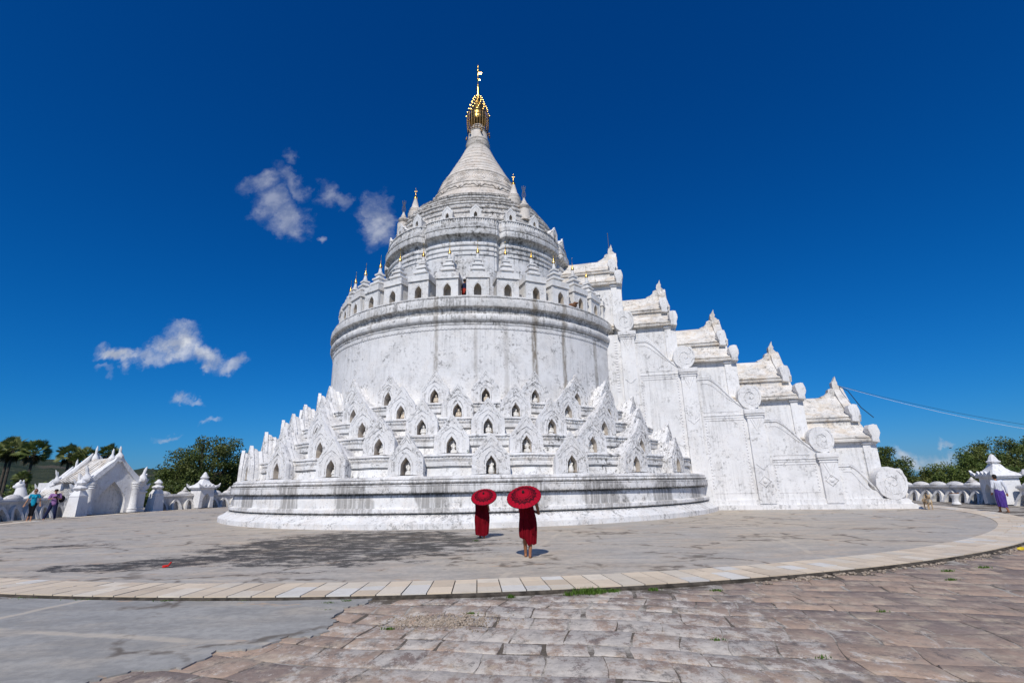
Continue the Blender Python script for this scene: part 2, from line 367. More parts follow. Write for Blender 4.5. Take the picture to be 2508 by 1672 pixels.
# raised terrace block: flagstones on top
fp=MB().lathe([(39,-4.3),(39,-.075),(26.2,-.075),(26.2,-.2)],160,cap=False)
fp.v=[(x,y,z+.021 if -.1<z<0 else z) for x,y,z in fp.v]
struct(fp.build('mortar_bed',M['mortar'],loc=(CX,CY,0),smooth=20))
def flagstones():
    rd=random.Random(17); ca,sa=cos(R_(-12)),sin(R_(-12)); mb=MB(); tint=[]
    def wob(u,v): return (.05*sin(v*1.7+u*.6)+.035*sin(v*3.9+1)+.03*sin(u*2.3),.05*sin(u*1.3+.4*v)+.03*sin(u*3.1+2))
    v=-1.0
    while v<15.5:
        hv=rd.uniform(.36,.56); u=-9+rd.uniform(0,.5)
        while u<34:
            wu=rd.uniform(.38,.72); g=rd.uniform(.004,.010) if rd.random()<.80 else rd.uniform(.02,.045)
            q=[(u+g,v+g),(u+wu-g,v+g),(u+wu-g,v+hv-g),(u+g,v+hv-g)]
            ring=[]
            for k in range(4):
                a,b_=q[k],q[(k+1)%4]
                for t in (0,.33,.67):
                    uu=a[0]+(b_[0]-a[0])*t; vv=a[1]+(b_[1]-a[1])*t; du,dv=wob(uu,vv); j=.009 if t else .016
                    uu+=du+rd.uniform(-j,j); vv+=dv+rd.uniform(-j,j)
                    ring.append((uu*ca-vv*sa,uu*sa+vv*ca))
            cx=sum(p[0] for p in ring)/12; cy=sum(p[1] for p in ring)/12
            Rc=math.hypot(cx-CX,cy-CY)
            if 26.42<Rc<37 and cy>-.5:
                rr=[]
                for x,y in ring:
                    R=math.hypot(x-CX,y-CY)
                    if R<26.31: x=CX+(x-CX)*26.31/R; y=CY+(y-CY)*26.31/R
                    rr.append((x,y))
                zt=-.0475+rd.uniform(-.003,.004); tx,ty=rd.gauss(0,.004),rd.gauss(0,.004)
                def zz(x,y): return zt+tx*(x-cx)+ty*(y-cy)
                vs=[(x,y,-.10) for x,y in rr]+[(x,y,zz(x,y)-.005) for x,y in rr]+[(cx+(x-cx)*.965,cy+(y-cy)*.965,zz(x,y)) for x,y in rr]
                fs=[(k,(k+1)%12,12+(k+1)%12,12+k) for k in range(12)]+[(12+k,12+(k+1)%12,24+(k+1)%12,24+k) for k in range(12)]+[tuple(range(24,36))]
                mb.add(vs,fs); r=rd.random(); tint+=[(r,rd.random(),0,1)]*len(fs)
            u+=wu
        v+=hv
    return mb,tint
fs_,ft_=flagstones()
struct(fs_.build('flagstone_paving',M['flag'],smooth=50,recalc=False,tint=ft_))
fl=MB().lathe([(0.01,0.0),(25.3,0.0)],200,cap=False)
struct(fl.build('terrace_floor',M['floor'],loc=(CX,CY,0),smooth=20))
RI,RO=25.2,26.25
kb=MB().lathe([(RI+.004,-.02),(RI+.004,.001),(RO-.015,.001),(RO+.02,-.03),(RO+.03,-.2)],360,
   fn=lambda a,r,z:(r+(.02*sin(a*301)+.015*sin(a*547+1) if r>RO else 0),z),cap=False)
struct(kb.build('path_bed',M['grout'],loc=(CX,CY,0),smooth=30))
tl=MB(); tint=[]; rd=random.Random(3)
NT_=430
for i in range(NT_):
    a0=2*pi*i/NT_; a1=2*pi*(i+1)/NT_
    k=rd.random()
    rows=[RI,RI+.35+rd.uniform(-.04,.04),RI+.70+rd.uniform(-.05,.05),RO-.01] if k<.62 else [RI,RI+.42+rd.uniform(-.1,.2),RO-.01]
    for j in range(len(rows)-1):
        r0,r1=rows[j]+.006,rows[j+1]-.006; g0=a0+.00035; g1=a1-.00035
        zt=.018+rd.uniform(-.003,.003)
        vs=[]; 
        for z in (0.0,zt):
            for r,a in ((r0,g0),(r0,g1),(r1,g1),(r1,g0)): vs.append((r*sin(a),-r*cos(a),z))
        tl.add(vs,[(4,5,6,7),(0,1,5,4),(1,2,6,5),(2,3,7,6),(3,0,4,7)])
        q=rd.random()
        c=(.70,.575,.42) if q<.5 else (.70,.61,.48) if q<.80 else (.68,.645,.575) if q<.90 else (.62,.50,.36)
        f_=rd.uniform(.90,1.08); c=tuple(x*f_ for x in c)
        tint+=[(*c,1)]*5
struct(tl.build('path',M['tile'],loc=(CX,CY,0),smooth=0,recalc=False,tint=tint))
# grey concrete apron patch on the left, laid over the flagstones
def groundpt(x,y,z=0.0): return (x,y,z)
edge=[(-2.12,8.5),(-2.19,8.17),(-2.21,7.84),(-2.43,7.6),(-2.38,7.04),(-2.28,6.9),(-2.26,6.46),(-2.32,6.25),(-2.64,6.3),(-2.77,5.87),(-3.16,5.82),(-3.2,5.33),(-3.65,5.26),(-3.83,5.0),(-4.1,4.2),(-4.3,3.4),(-4.4,2.6)]
pts=[]
rd=random.Random(5)
for i in range(len(edge)-1):
    for t in range(6):
        f=t/6; pts.append((edge[i][0]*(1-f)+edge[i+1][0]*f+rd.uniform(-.04,.04),edge[i][1]*(1-f)+edge[i+1][1]*f+rd.uniform(-.03,.03)))
pts.append(edge[-1]); pts+= [(-14,2.6)]
ra=[]
for i in range(41):
    a=-R_(34)+R_(33.4)*i/40*.96
    ra.append((CX+26.3*sin(a),CY-26.3*cos(a)))
ra=[p for p in ra if p[0]<-2.16]
poly=pts+ra
n=len(poly); sl=MB().add([(x,y,-.030) for x,y in poly]+[(x,y,-.10) for x,y in poly],[tuple(range(n))]+[(i,(i+1)%n,(i+1)%n+n,i+n) for i in range(n)])
struct(sl.build('concrete_paving',M['slab'],smooth=20))
# ------------------------------------------------------------------ pagoda
PG=thing('pagoda','huge white circular pagoda with tiers of niches and a gold topped spire','pagoda',(CX,CY,0))
def rowlathe(name,prof,mat,n=240,fn=None,smooth=38): return MB().lathe(prof,n,fn).build(name,mat,PG,smooth=smooth)
pet_n=520
def petal(a,r,z,lo,hi,amp,k):
    if lo<z<hi: r+=amp*abs(sin(a*k/2))**.6
    return r,z
# plinth
pl=[(14.0,-.3),(15.02,-.3),(15.02,.20),(14.97,.235),(14.92,.25),(14.80,.31),(14.60,.46),(14.50,.50),(14.50,.475),(14.42,.48),(14.42,.545),(14.56,.55),(14.60,.58),(14.60,.70),(14.57,.73),(14.44,.75),(14.43,1.20),(14.42,1.235),(14.36,1.24),(14.36,1.30),(14.60,1.31),(14.61,1.34),(14.60,1.56),(14.62,1.585),(14.58,1.62),(14.46,1.63),(14.50,1.66),(14.54,1.70),(14.52,1.76),(14.46,1.80),(14.52,1.82),(14.50,1.88),(14.40,1.93),(13.3,1.94)]
rowlathe('plinth',pl,M['plinth'],1560,lambda a,r,z:petal(a,r,z,1.65,1.78,.045,pet_n))
rowR=[14.3-.93*i for i in range(5)]
rowZ=[1.97,2.85,3.72,4.56,5.44]
for i in range(5):
    R=rowR[i]; z=rowZ[i]; b=R-.62
    pr=[(b-.6,z-.25),(b+.30,z-.25),(b+.16,z-.05),(b+.08,z+.28),(b+.02,z+.285),(b+.02,z+.30),(b+.09,z+.305),(b+.10,z+.33),(b+.04,z+.335),(b+.04,z+.355),(b+.16,z+.36),(b+.17,z+.46),(b+.15,z+.56),(b+.18,z+.575),(b+.10,z+.60),(b+.13,z+.63),(b+.14,z+.70),(b+.12,z+.745),(b+.2,z+.755),(b+.2,z+.80),(b+.12,z+.86),(b-.95,z+.87)]
    if i==4: pr=pr[:4]+[(b+.0,z+.30),(b-.4,z+.34)]
    np_=int(R*42)
    MB().lathe(pr,np_*3,lambda a,r,zz,np_=np_,z=z,b=b:((r+.035*abs(sin(a*np_/2))**.6 if z+.61<zz<z+.72 else r)+.012*sin(a*37+z*3)+.010*sin(a*91+z),zz+.008*sin(a*53+z))).build('terrace',M['tier'],PG,smooth=38)
# niche chapels
def resample(pts,n):
    L=[0]
    for i in range(1,len(pts)): L.append(L[-1]+math.dist(pts[i-1],pts[i]))
    out=[]
    for k in range(n):
        t=L[-1]*k/(n-1); i=0
        while i<len(L)-2 and L[i+1]<t: i+=1
        f=(t-L[i])/max(1e-9,L[i+1]-L[i]); out.append(tuple(pts[i][j]*(1-f)+pts[i+1][j]*f for j in range(2)))
    return out
def halfsym(half,n):   # half outline from left base to peak (x<0) -> full list
    h=resample(half,n); return h+[(-x,z) for x,z in reversed(h[:-1])]
def arch_half(w,h,sp,z0=0.0,ogee=.0):
    # pointed arch: two circular-ish arcs meeting in a tip
    out=[(-w/2,z0),(-w/2,sp)]
    for k in range(1,9):
        t=k/9; x=-w/2*(1-t**1.7); z=sp+(h-sp)*(t**.92)
        if ogee and t>.7: z+=(h-sp)*.06*(t-.7)/.3
        out.append((x,z))
    return out+[(0,h*(1+.05*(ogee>0)))]
def niche_mesh(seed,worn):
    rd=random.Random(seed); mb=MB(); n=26
    w=.745+rd.uniform(-.02,.03); H=1.66+rd.uniform(-.05,.05)
    half=[(-w,0),(-w,.34),(-w+.01,.64),(-w+.03,.71),(-w+.10,.80),(-w+.14,.90),(-w+.24,1.0),(-w+.30,1.07),(-w+.40,1.20),(-w+.46,1.30),(-w+.56,1.45),(-.03,H)]
    half=[(x,z) for x,z in half if x<-.02]+[(0,H+.02)]
    out=halfsym(half,n); hole=halfsym(arch_half(.42,.70,.36,.03,.15),n)
    m=len(out)
    base=[(x,0,z) for x,z in out]+[(x,0,z) for x,z in hole]
    fs=[(i,i+1,m+i+1,m+i) for i in range(m-1)]
    mb.add(base,fs)
    # jamb with rounded lip, and vault
    dep=[(0,1),(.03,.97),(.5,.95)]
    vs=[]; 
    for y,s in dep: vs+= [(x*s,y,.03+(z-.03)*s) for x,z in hole]
    fs=[(j*m+i,j*m+i+1,(j+1)*m+i+1,(j+1)*m+i) for j in range(2) for i in range(m-1)]
    fs.append(tuple(2*m+i for i in range(m)))
    mb_in=MB().add(vs,fs)
    mb_in.add([(-.24,0.004,.028),(.24,.004,.028),(.24,.5,.028),(-.24,.5,.028)],[(0,1,2,3)])
    # outer shell: gable slab then rolling roof behind
    loops=[(0,1,1),(.16,1,1),(.17,.94,.93),(.34,.95,.90),(.42,.90,.84),(.58,.93,.85),(.66,.86,.78),(.85,.88,.78),(1.0,.8,.70),(1.5,.8,.66)]
    vs=[]
    for y,sx,sz in loops: vs+= [(x*sx,y,z*sz) for x,z in out]
    fs=[(j*m+i,j*m+i+1,(j+1)*m+i+1,(j+1)*m+i) for j in range(len(loops)-1) for i in range(m-1)]
    mb.add(vs,fs)
    # low relief ridges on the face
    def ridge(h,r,y=-.006):
        pts=[(x,y,z) for x,z in halfsym(h,14)]; mb.tube(pts,r,5)
    ridge([(-.30,.03),(-.30,.52),(-.22,.72),(-.12,.84),(0,.93)],.013)
    ridge([(-.56,.62),(-.46,.72),(-.40,.86),(-.24,.98),(-.10,1.08),(0,1.14)],.014)
    ridge([(-.36,.98),(-.26,1.10),(-.16,1.26),(0,1.46)],.012)
    for sx in (-1,1): mb.tube([(sx*.53,-.004,.06),(sx*.53,-.004,.60)],.012,5)
    ln=MB()
    def line(h,r=.008): ln.tube([(x,-.002,z) for x,z in halfsym(h,16)],r,4)
    line([(-.27,.05),(-.27,.50),(-.19,.69),(-.10,.80),(0,.88)]); line([(-.62,.60),(-.50,.68),(-.44,.84),(-.28,.94),(-.12,1.03),(0,1.09)],.009)
    line([(-.66,.70),(-.52,.80),(-.47,.94),(-.34,1.04),(-.22,1.18),(-.12,1.28),(0,1.42)],.007); line([(-.24,1.22),(-.12,1.40),(0,1.58)],.006)
    for sx in (-1,1):
        for q in (.46,.50,.58): ln.tube([(sx*q,-.002,.05),(sx*q,-.002,.56)],.005,4)
    ln.jitter(.004,seed)
    # sill slab under the front
    mb.box(-w-.03,w+.03,-.05,.3,-.10,0.0)
    mb.jitter(.005+(.007 if worn else 0),seed); mb_in.jitter(.006,seed)
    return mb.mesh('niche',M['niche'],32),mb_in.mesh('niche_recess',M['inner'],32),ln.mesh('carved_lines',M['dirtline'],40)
NM=[niche_mesh(10+k,k>=4) for k in range(7)]
def statue_mesh(kind,mat):
    mb=MB()
    if kind==0:      # seated figure on a low base
        mb.lathe([(.155,0),(.16,.05),(.13,.07),(.14,.10)],16); z=.10
        mb.ball((0,-.03,z+.055),(.17,.115,.06)); mb.ball((-.12,-.05,z+.05),(.065,.07,.05)); mb.ball((.12,-.05,z+.05),(.065,.07,.05))
        mb.tube([(0,0,z+.03),(0,.01,z+.13),(0,.01,z+.24),(0,0,z+.275)],[.10,.085,.105,.05],12)
        for s in (-1,1): mb.tube([(s*.10,.01,z+.235),(s*.135,-.02,z+.14),(s*.06,-.11,z+.085)],[.04,.036,.03],8)
        mb.ball((0,-.01,z+.345),(.058,.062,.072)); mb.lathe([(.04,0),(.03,.035),(.012,.06),(.001,.10)],10,M=Matrix.Translation((0,0,z+.395)))
        for s in (-1,1): mb.ball((s*.058,0,z+.33),(.012,.018,.036),u=6,v=5)
        mb.ball((0,-.07,z+.335),(.012,.014,.018),u=6,v=5)
    elif kind==1:    # seated figure high on a throne with an arched front
        mb.prism(halfsym(arch_half(.26,.22,.06),10),-.09,.12); mb.lathe([(.14,0),(.15,.03)],14,M=Matrix.Translation((0,.02,.0)))
        z=.2
        mb.ball((0,0,z+.04),(.13,.09,.05)); mb.tube([(0,0,z+.02),(0,.01,z+.13),(0,.01,z+.21),(0,0,z+.24)],[.085,.075,.09,.04],12)
        for s in (-1,1): mb.tube([(s*.085,.01,z+.2),(s*.115,-.02,z+.12),(s*.05,-.09,z+.07)],[.034,.03,.026],8)
        mb.ball((0,-.005,z+.295),(.05,.052,.062)); mb.lathe([(.035,0),(.02,.04),(.001,.09)],10,M=Matrix.Translation((0,0,z+.335)))
    else:            # ringed beehive shaped pedestal with a small figure
        mb.lathe([(.12,0),(.145,.06),(.15,.10),(.135,.115),(.142,.15),(.125,.185),(.13,.2),(.115,.24),(.10,.26),(.085,.3),(.04,.35)],18)
        z=.3; mb.tube([(0,0,z),(0,0,z+.1),(0,0,z+.17)],[.075,.075,.03],10); mb.ball((0,0,z+.2),(.045,.045,.055)); mb.lathe([(.03,0),(.001,.08)],8,M=Matrix.Translation((0,0,z+.24)))
        for s in (-1,1): mb.tube([(s*.07,.0,z+.13),(s*.09,-.03,z+.06),(s*.03,-.07,z+.03)],[.028,.025,.02],8)
    return mb.mesh('statue',mat,40)
SM=[[statue_mesh(k,M[m]) for m in ('statue','statue_old')] for k in range(3)]
ordn=['first','second','third','fourth','fifth','sixth','seventh','eighth']
rown=['lowest','second lowest','middle','second highest','topmost']
rd=random.Random(21)
step=360/26
for i in range(5):
    off=6.4 if i%2==0 else 6.4-step/2
    k0=-9; stats=[]
    for k in range(-9,5):
        ph=off+step*k
        if ph>61 or ph<-112: continue
        if rowR[i]*sin(R_(78-ph))<4.2 and ph>0: continue
        worn=ph>30 or rd.random()<.15
        vi=rd.choice([4,5,6]) if worn else rd.choice([0,1,2,3])
        a=R_(ph); R=rowR[i]
        loc=(R*sin(a),-R*cos(a),rowZ[i]); ra_=a+R_(rd.uniform(-2,2))
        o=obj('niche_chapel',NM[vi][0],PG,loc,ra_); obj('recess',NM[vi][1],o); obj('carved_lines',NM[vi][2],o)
        if -30<ph<50 and not (i==4 and ph>40): stats.append((ph,R,rowZ[i],ra_))
    for q,(ph,R,z,ra_) in enumerate(stats):
        kind=0; mt=0
        if i==0 and 5<ph<35: kind=2
        elif (i,round(ph)) in ((0,-7),(1,-1),(1,13),(1,27)): kind=1
        if i>=3 and q in (1,2): mt=1
        r2=R-.26; a=R_(ph)
        lx=rd.uniform(.02,.07)
        what={0:'seated niche statue',1:'niche statue on arched throne',2:'niche statue on beehive pedestal'}[kind]
        colr='tan worn' if mt else 'white'
        s=obj('statue',SM[kind][mt],None,(CX+r2*sin(a)+lx*cos(a),CY-r2*cos(a)+lx*sin(a),z+.028),ra_+rd.uniform(-.2,.2)); s.scale=(.82,.82,.84) if kind==0 else (.92,.92,.95)
        tag(s,f'{colr} {what}, {ordn[q]} from the left in the {rown[i]} row','statue','small statues sitting in the pagoda niches')
# drum and cornice
rowlathe('drum',[(9.0,5.2),(9.84,5.2),(9.84,9.5)],M['drum'],360)
sc_n=300
MB().lathe([(9.80,9.52),(9.875,9.52),(9.885,9.6),(9.885,9.70),(9.80,9.705)],sc_n*6,lambda a,r,z:(r,z+(-.055*abs(sin(a*sc_n/2)) if z<9.61 else 0))).build('scallop_band',M['drum'],PG,smooth=40)
co=[(9.5,9.70),(9.90,9.70),(9.93,9.74),(9.93,9.80),(9.88,9.82),(9.94,9.88)]
co+=[(9.90+.16*sin(t)**.8,9.88+.42*(1-cos(t))/2) for t in [pi*k/8 for k in range(1,8)]]
co+=[(9.90,10.31),(9.86,10.33)]+[(9.86+.20*(1-cos(t)),10.34+.34*sin(t)) for t in [pi/2*k/6 for k in range(7)]]
co+=[(10.09,10.69),(10.10,10.72),(10.09,11.08),(10.07,11.14),(10.0,11.18),(9.97,11.2),(10.0,11.24),(9.98,11.32),(9.9,11.37),(9.2,11.38),(9.2,11.2),(6.0,11.2)]
rowlathe('cornice',co,M['cornice'],480,lambda a,r,z:(r+.008*sin(a*61+z*9),z+.008*sin(a*43)))
# ring of small shrines on the cornice
def shrine_meshes(seed):
    rd=random.Random(seed); mb=MB(); n=20
    w=.58; H=1.12
    out=halfsym([(-w,0),(-w,H),(0,H)],n); hole=halfsym(arch_half(.42,.84,.50,.02),n); m=len(out)
    mb.add([(x,0,z) for x,z in out]+[(x,0,z) for x,z in hole],[(i,i+1,m+i+1,m+i) for i in range(m-1)])
    mb.add([(x,0,z) for x,z in out]+[(x,1.05,z) for x,z in out],[(i,i+1,m+i+1,m+i) for i in range(m-1)])
    inn=MB(); inn.add([(x,0,z) for x,z in hole]+[(x,.5,z) for x,z in hole],[(i,i+1,m+i+1,m+i) for i in range(m-1)]+[tuple(m+i for i in range(m))])
    inn.add([(-.22,.0,.02),(.22,.0,.02),(.22,.5,.02),(-.22,.5,.02)],[(0,1,2,3)])
    mb.box(-.63,.63,-.05,1.1,-.05,.03); mb.box(-.60,.60,-.02,1.07,H-.06,H-.02); mb.box(-.66,.66,-.08,1.13,H,H+.09); mb.box(-.64,.64,-.06,1.11,H+.09,H+.36)
    mb.tube([(x*1.3,-.004,.02+z*1.07) for x,z in halfsym(arch_half(.42,.84,.45,.02),9)],.014,5)
    for s in (-1,1): mb.box(s*.57-.045,s*.57+.045,-.018,.1,.03,H-.06)
    c=.50; z=H+.36
    def fr(w0,z0,w1,z1): mb.add([(-w0,c-w0,z0),(w0,c-w0,z0),(w0,c+w0,z0),(-w0,c+w0,z0),(-w1,c-w1,z1),(w1,c-w1,z1),(w1,c+w1,z1),(-w1,c+w1,z1)],[(0,3,2,1),(4,5,6,7),(0,1,5,4),(1,2,6,5),(2,3,7,6),(3,0,4,7)])
    for (w0,w1,hh) in ((.54,.34,.10),(.32,.31,.12),(.41,.40,.11),(.38,.27,.08),(.25,.245,.14),(.32,.31,.09),(.29,.18,.07),(.17,.165,.14),(.225,.22,.08),(.2,.13,.05)):
        fr(w0,z,w1,z+hh-.003); z+=hh
    mb.lathe([(.13,z),(.15,z+.04),(.11,z+.08),(.12,z+.13),(.085,z+.2),(.09,z+.24),(.065,z+.34),(.05,z+.5)],12,M=Matrix.Translation((0,c,0)))
    z-=.02
    mb.jitter(.006,seed)
    gd=MB().lathe([(.0,z+.40),(.10,z+.42),(.105,z+.45),(.075,z+.52),(.07,z+.58),(.03,z+.66),(.02,z+.74),(.024,z+.78),(.012,z+.86),(.01,z+1.1),(.018,z+1.13),(.004,z+1.25)],12,M=Matrix.Translation((0,c,0)))
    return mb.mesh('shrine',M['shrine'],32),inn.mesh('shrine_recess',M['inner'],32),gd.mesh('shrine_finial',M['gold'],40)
SH=[shrine_meshes(50+k) for k in range(3)]
rd=random.Random(9)
for k in range(36):
    ph=4.2+10*k
    if ph>180: ph-=360
    if 68<ph<90: continue
    a=R_(ph); s=SH[k%3]
    o=obj('shrine',s[0],PG,(9.62*sin(a),-9.62*cos(a),11.38),a+R_(rd.uniform(-1.5,1.5)))
    obj('recess',s[1],o); obj('finial',s[2],o)
# lobed upper body
NL=8; G0=R_(17)
def lobe(a,r,z,d=.36):
    t=((a-G0)/(2*pi/NL))%1.0; e=min(t,1-t)*2*pi/NL*r      # arc distance from groove
    return r-.14+.14*(1-(abs(t-.5)*2)**3)-d*math.exp(-(e/.19)**2)-(.05 if .34<e<.42 else 0),z
ub=[(6.3,11.2),(6.72,11.2),(6.70,15.3),(6.76,15.34),(6.76,15.46),(6.70,15.49),(6.70,15.62),(6.77,15.66),(6.77,15.78),(6.70,15.81),(6.69,15.98),(6.78,16.02),(6.80,16.12),(6.76,16.2),(6.60,16.24),(6.58,16.32)]
ub+=[(6.58+.32*(1-cos(t)),16.33+.36*sin(t)) for t in [pi/2*k/5 for k in range(6)]]
ub+=[(6.95,16.71),(6.97,16.76),(6.97,17.06),(6.93,17.10),(6.99,17.13),(6.99,17.22),(6.9,17.28),(6.88,17.50),(6.80,17.54),(6.2,17.55),(5.9,17.55)]
MB().lathe(ub,720,lobe).build('upper_drum',M['upper'],PG,smooth=38)
# balustrade
bn=280
MB().lathe([(6.62,17.5),(6.80,17.5),(6.80,17.58),(6.77,17.6),(6.77,17.88),(6.82,17.9),(6.80,17.97),(6.62,17.97),(6.62,17.5)],bn*4,lambda a,r,z:lobe(a,r-(.06 if (17.59<z<17.89 and (a*bn/(2*pi))%1>.5) else 0),z,.3),cap=False).build('balustrade',M['upper'],PG,smooth=38)
def aed_mesh():
    mb=MB(); n=18
    out=halfsym([(-.40,0),(-.40,.55),(-.46,.6),(-.30,.78),(-.22,.9),(-.12,.98),(0,1.14)],n); hole=halfsym(arch_half(.24,.52,.28,.06),n); m=len(out)
    mb.add([(x,0,z) for x,z in out]+[(x,0,z) for x,z in hole],[(i,i+1,m+i+1,m+i) for i in range(m-1)])
    mb.add([(x,0,z) for x,z in out]+[(x,.15,z) for x,z in out]+[(x*.85,.17,z*.88) for x,z in out]+[(x*.85,.9,z*.85) for x,z in out],[(j*m+i,j*m+i+1,j*m+m+i+1,j*m+m+i) for j in range(3) for i in range(m-1)])
    inn=MB().add([(x,0,z) for x,z in hole]+[(x,.25,z) for x,z in hole],[(i,i+1,m+i+1,m+i) for i in range(m-1)]+[tuple(m+i for i in range(m))])
    mb.tube([(x*.80,-.006,.08+z*.82) for x,z in halfsym([(-.40,0),(-.40,.55),(-.30,.72),(-.12,.94),(0,1.08)],9)],.02,5)
    mb.box(-.44,.44,-.03,.5,-.15,0)
    mb.jitter(.006,4)
    return mb.mesh('dormer',M['shrine'],32),inn.mesh('dormer_recess',M['inner'],32)
AM=aed_mesh()
for k in range(20):
    ph=-14+18*k+(-1.0 if k%2 else 1.0)
    a=R_(ph); o=obj('dormer',AM[0],PG,(6.66*sin(a),-6.66*cos(a),17.98),a); o.scale=(.9,.8,.86); obj('recess',AM[1],o)
# stepped redented crown under the bell
def redent(a,r,z):
    t=((a-R_(33)+pi/4)%(pi/2))-pi/4     # redented corners around the diagonals
    q=abs(t)
    f=1.0
    if q<.10: f=1.035
    elif q<.22: f=1.018
    elif q<.36: f=1.006
    else: f=.994
    return r*f,z
cr=[(5.6,17.5),(6.1,17.55),(6.1,18.2),(6.2,18.25),(6.2,18.34),(6.12,18.38),(6.08,18.7),(6.16,18.74),(6.16,18.84),(6.02,18.88),(5.98,19.12),(6.08,19.16),(6.08,19.28),(5.78,19.32),(5.74,19.6),(5.82,19.64),(5.82,19.74),(5.62,19.78),(5.5,19.95),(5.6,19.98),(5.6,20.08),(5.3,20.12),(5.26,20.3),(5.34,20.34),(5.34,20.44),(5.02,20.48),(4.98,20.72),(5.06,20.76),(5.06,20.88),(4.7,20.94),(4.5,21.1),(4.0,21.15)]
MB().lathe(cr,720,redent).build('stepped_crown',M['crown'],PG,smooth=30)
# bell, rings and neck
be=[(4.0,21.05),(4.22,21.1),(4.24,21.2),(4.12,21.3),(4.05,21.45),(3.96,21.6),(3.90,21.75),(3.78,22.05),(3.70,22.2),(3.72,22.26),(3.64,22.3),(3.50,22.7),(3.45,22.85),(3.48,22.92),(3.40,22.96),(3.28,23.3),(3.12,23.7),(2.98,24.08),(3.0,24.15),(2.93,24.2)]
rr=2.9; zz=24.22
ringp=[(2.9,24.22),(2.4,25.05),(1.95,25.95),(1.4,27.0),(1.05,27.8)]
for i in range(9):
    t=i/9; 
    def ip(t):
        x=t*4; k=min(3,int(x)); f=x-k; return tuple(ringp[k][j]*(1-f)+ringp[k+1][j]*f for j in range(2))
    r0,z0=ip(t); r1,z1=ip((i+1)/9)
    be+=[(r0-.03,z0+.03),(r0+.0,z0+(z1-z0)*.12),(r0+(r1-r0)*.55+.055,z0+(z1-z0)*.5),(r1+.09,z0+(z1-z0)*.82),(r1+.085,z1-.05),(r1+.0,z1-.01)]
be+=[(.98,27.82),(.95,28.1),(.99,28.16),(.93,28.2),(.97,28.4),(1.0,28.5),(.93,28.6),(.88,28.64),(.94,28.78),(.86,28.84),(.83,29.0),(.74,29.9),(.5,30.4)]
bm_=MB().lathe(be,160)
# raised scroll reliefs on the bell shoulder
def onbell(a,z):
    for (r0,z0),(r1,z1) in zip(be,be[1:]):
        if z0<=z<=z1 and z1>z0: return r0+(r1-r0)*(z-z0)/(z1-z0)
    return 3
for k in range(16):
    a0=2*pi*k/16+.1
    for rr_ in (.10,.19,.28):
        pts=[]
        for t in range(17):
            q=2*pi*t/16; a=a0+rr_*1.25*cos(q)/3.4*1.6; z=23.55+rr_*1.5*sin(q); r=onbell(a,z)+.01; pts.append((r*sin(a),-r*cos(a),z))
        bm_.tube(pts,.022,5)
    for s in (-1,1):
        pts=[]
        for t in range(9):
            f=t/8; a=a0+s*(.02+.17*f); z=22.25+.45*sin(f*pi)*.5+.25*f; z=min(z,22.9); r=onbell(a,z)+.03; pts.append((r*sin(a),-r*cos(a),z))
        bm_.tube(pts,[.05+.03*sin(pi*t/8) for t in range(9)],6)
    r=onbell(a0,22.5)+.04; bm_.ball((r*sin(a0),-r*cos(a0),22.5),(.13,.13,.15),u=8,v=6)
bm_.build('bell',M['bell'],PG,smooth=40)
# golden crown (hti)
ht=MB()
for k in range(24):
    a=2*pi*k/24
    ht.tube([(r*sin(a),-r*cos(a),z) for r,z in ((.84,29.75),(.90,30.3),(.93,31.0),(.92,31.5))],.022,5)
for z,r,t in ((29.75,.84,.035),(29.95,.86,.02),(30.15,.88,.02),(30.35,.9,.02),(30.55,.91,.02),(30.8,.92,.025),(31.1,.93,.03),(31.5,.92,.04)):
    ht.tube([(r*sin(2*pi*q/32),-r*cos(2*pi*q/32),z) for q in range(33)],t,6)
for k in range(6):
    a=2*pi*k/6+.3
    for q,z in enumerate((29.55,29.4,29.3)): ht.ball((.98*sin(a+q*.06),-.98*cos(a+q*.06),z),(.07,.07,.11),u=6,v=5)
ht.build('crown_basket',M['darkgold'],PG,smooth=40)
hg=MB().lathe([(.72,30.9),(.74,31.3),(.66,31.75),(.5,32.3),(.34,32.9),(.2,33.4),(.12,33.8),(.15,33.95),(.10,34.1),(.17,34.35),(.09,34.6),(.07,34.8)],20)
for lv,(r,z) in enumerate(((.93,31.5),(.85,31.8),(.76,32.1),(.66,32.4),(.56,32.7),(.46,33.0),(.36,33.3))):
    hg.tube([(r*sin(2*pi*q/24),-r*cos(2*pi*q/24),z) for q in range(25)],.02,5)
    for k in range(12):
        a=2*pi*k/12+lv*.13; hg.ball((r*1.05*sin(a),-r*1.05*cos(a),z+.02),(.05,.05,.085),u=6,v=5)
hg.lathe([(.035,34.7),(.04,35.2),(.10,35.3),(.10,35.4),(.04,35.5),(.035,36.1),(.09,36.25),(.09,36.4),(.03,36.5),(.07,36.7),(.05,36.85),(.0,37.05)],10)
hg.prism([(0,35.95),(.35,35.92),(.28,36.03),(.36,36.12),(0,36.15)],-.012,.012); hg.prism([(0,35.25),(.22,35.25),(.18,35.38),(0,35.42)],-.012,.012)
hg.build('spire_crown',M['gold'],PG,smooth=40)
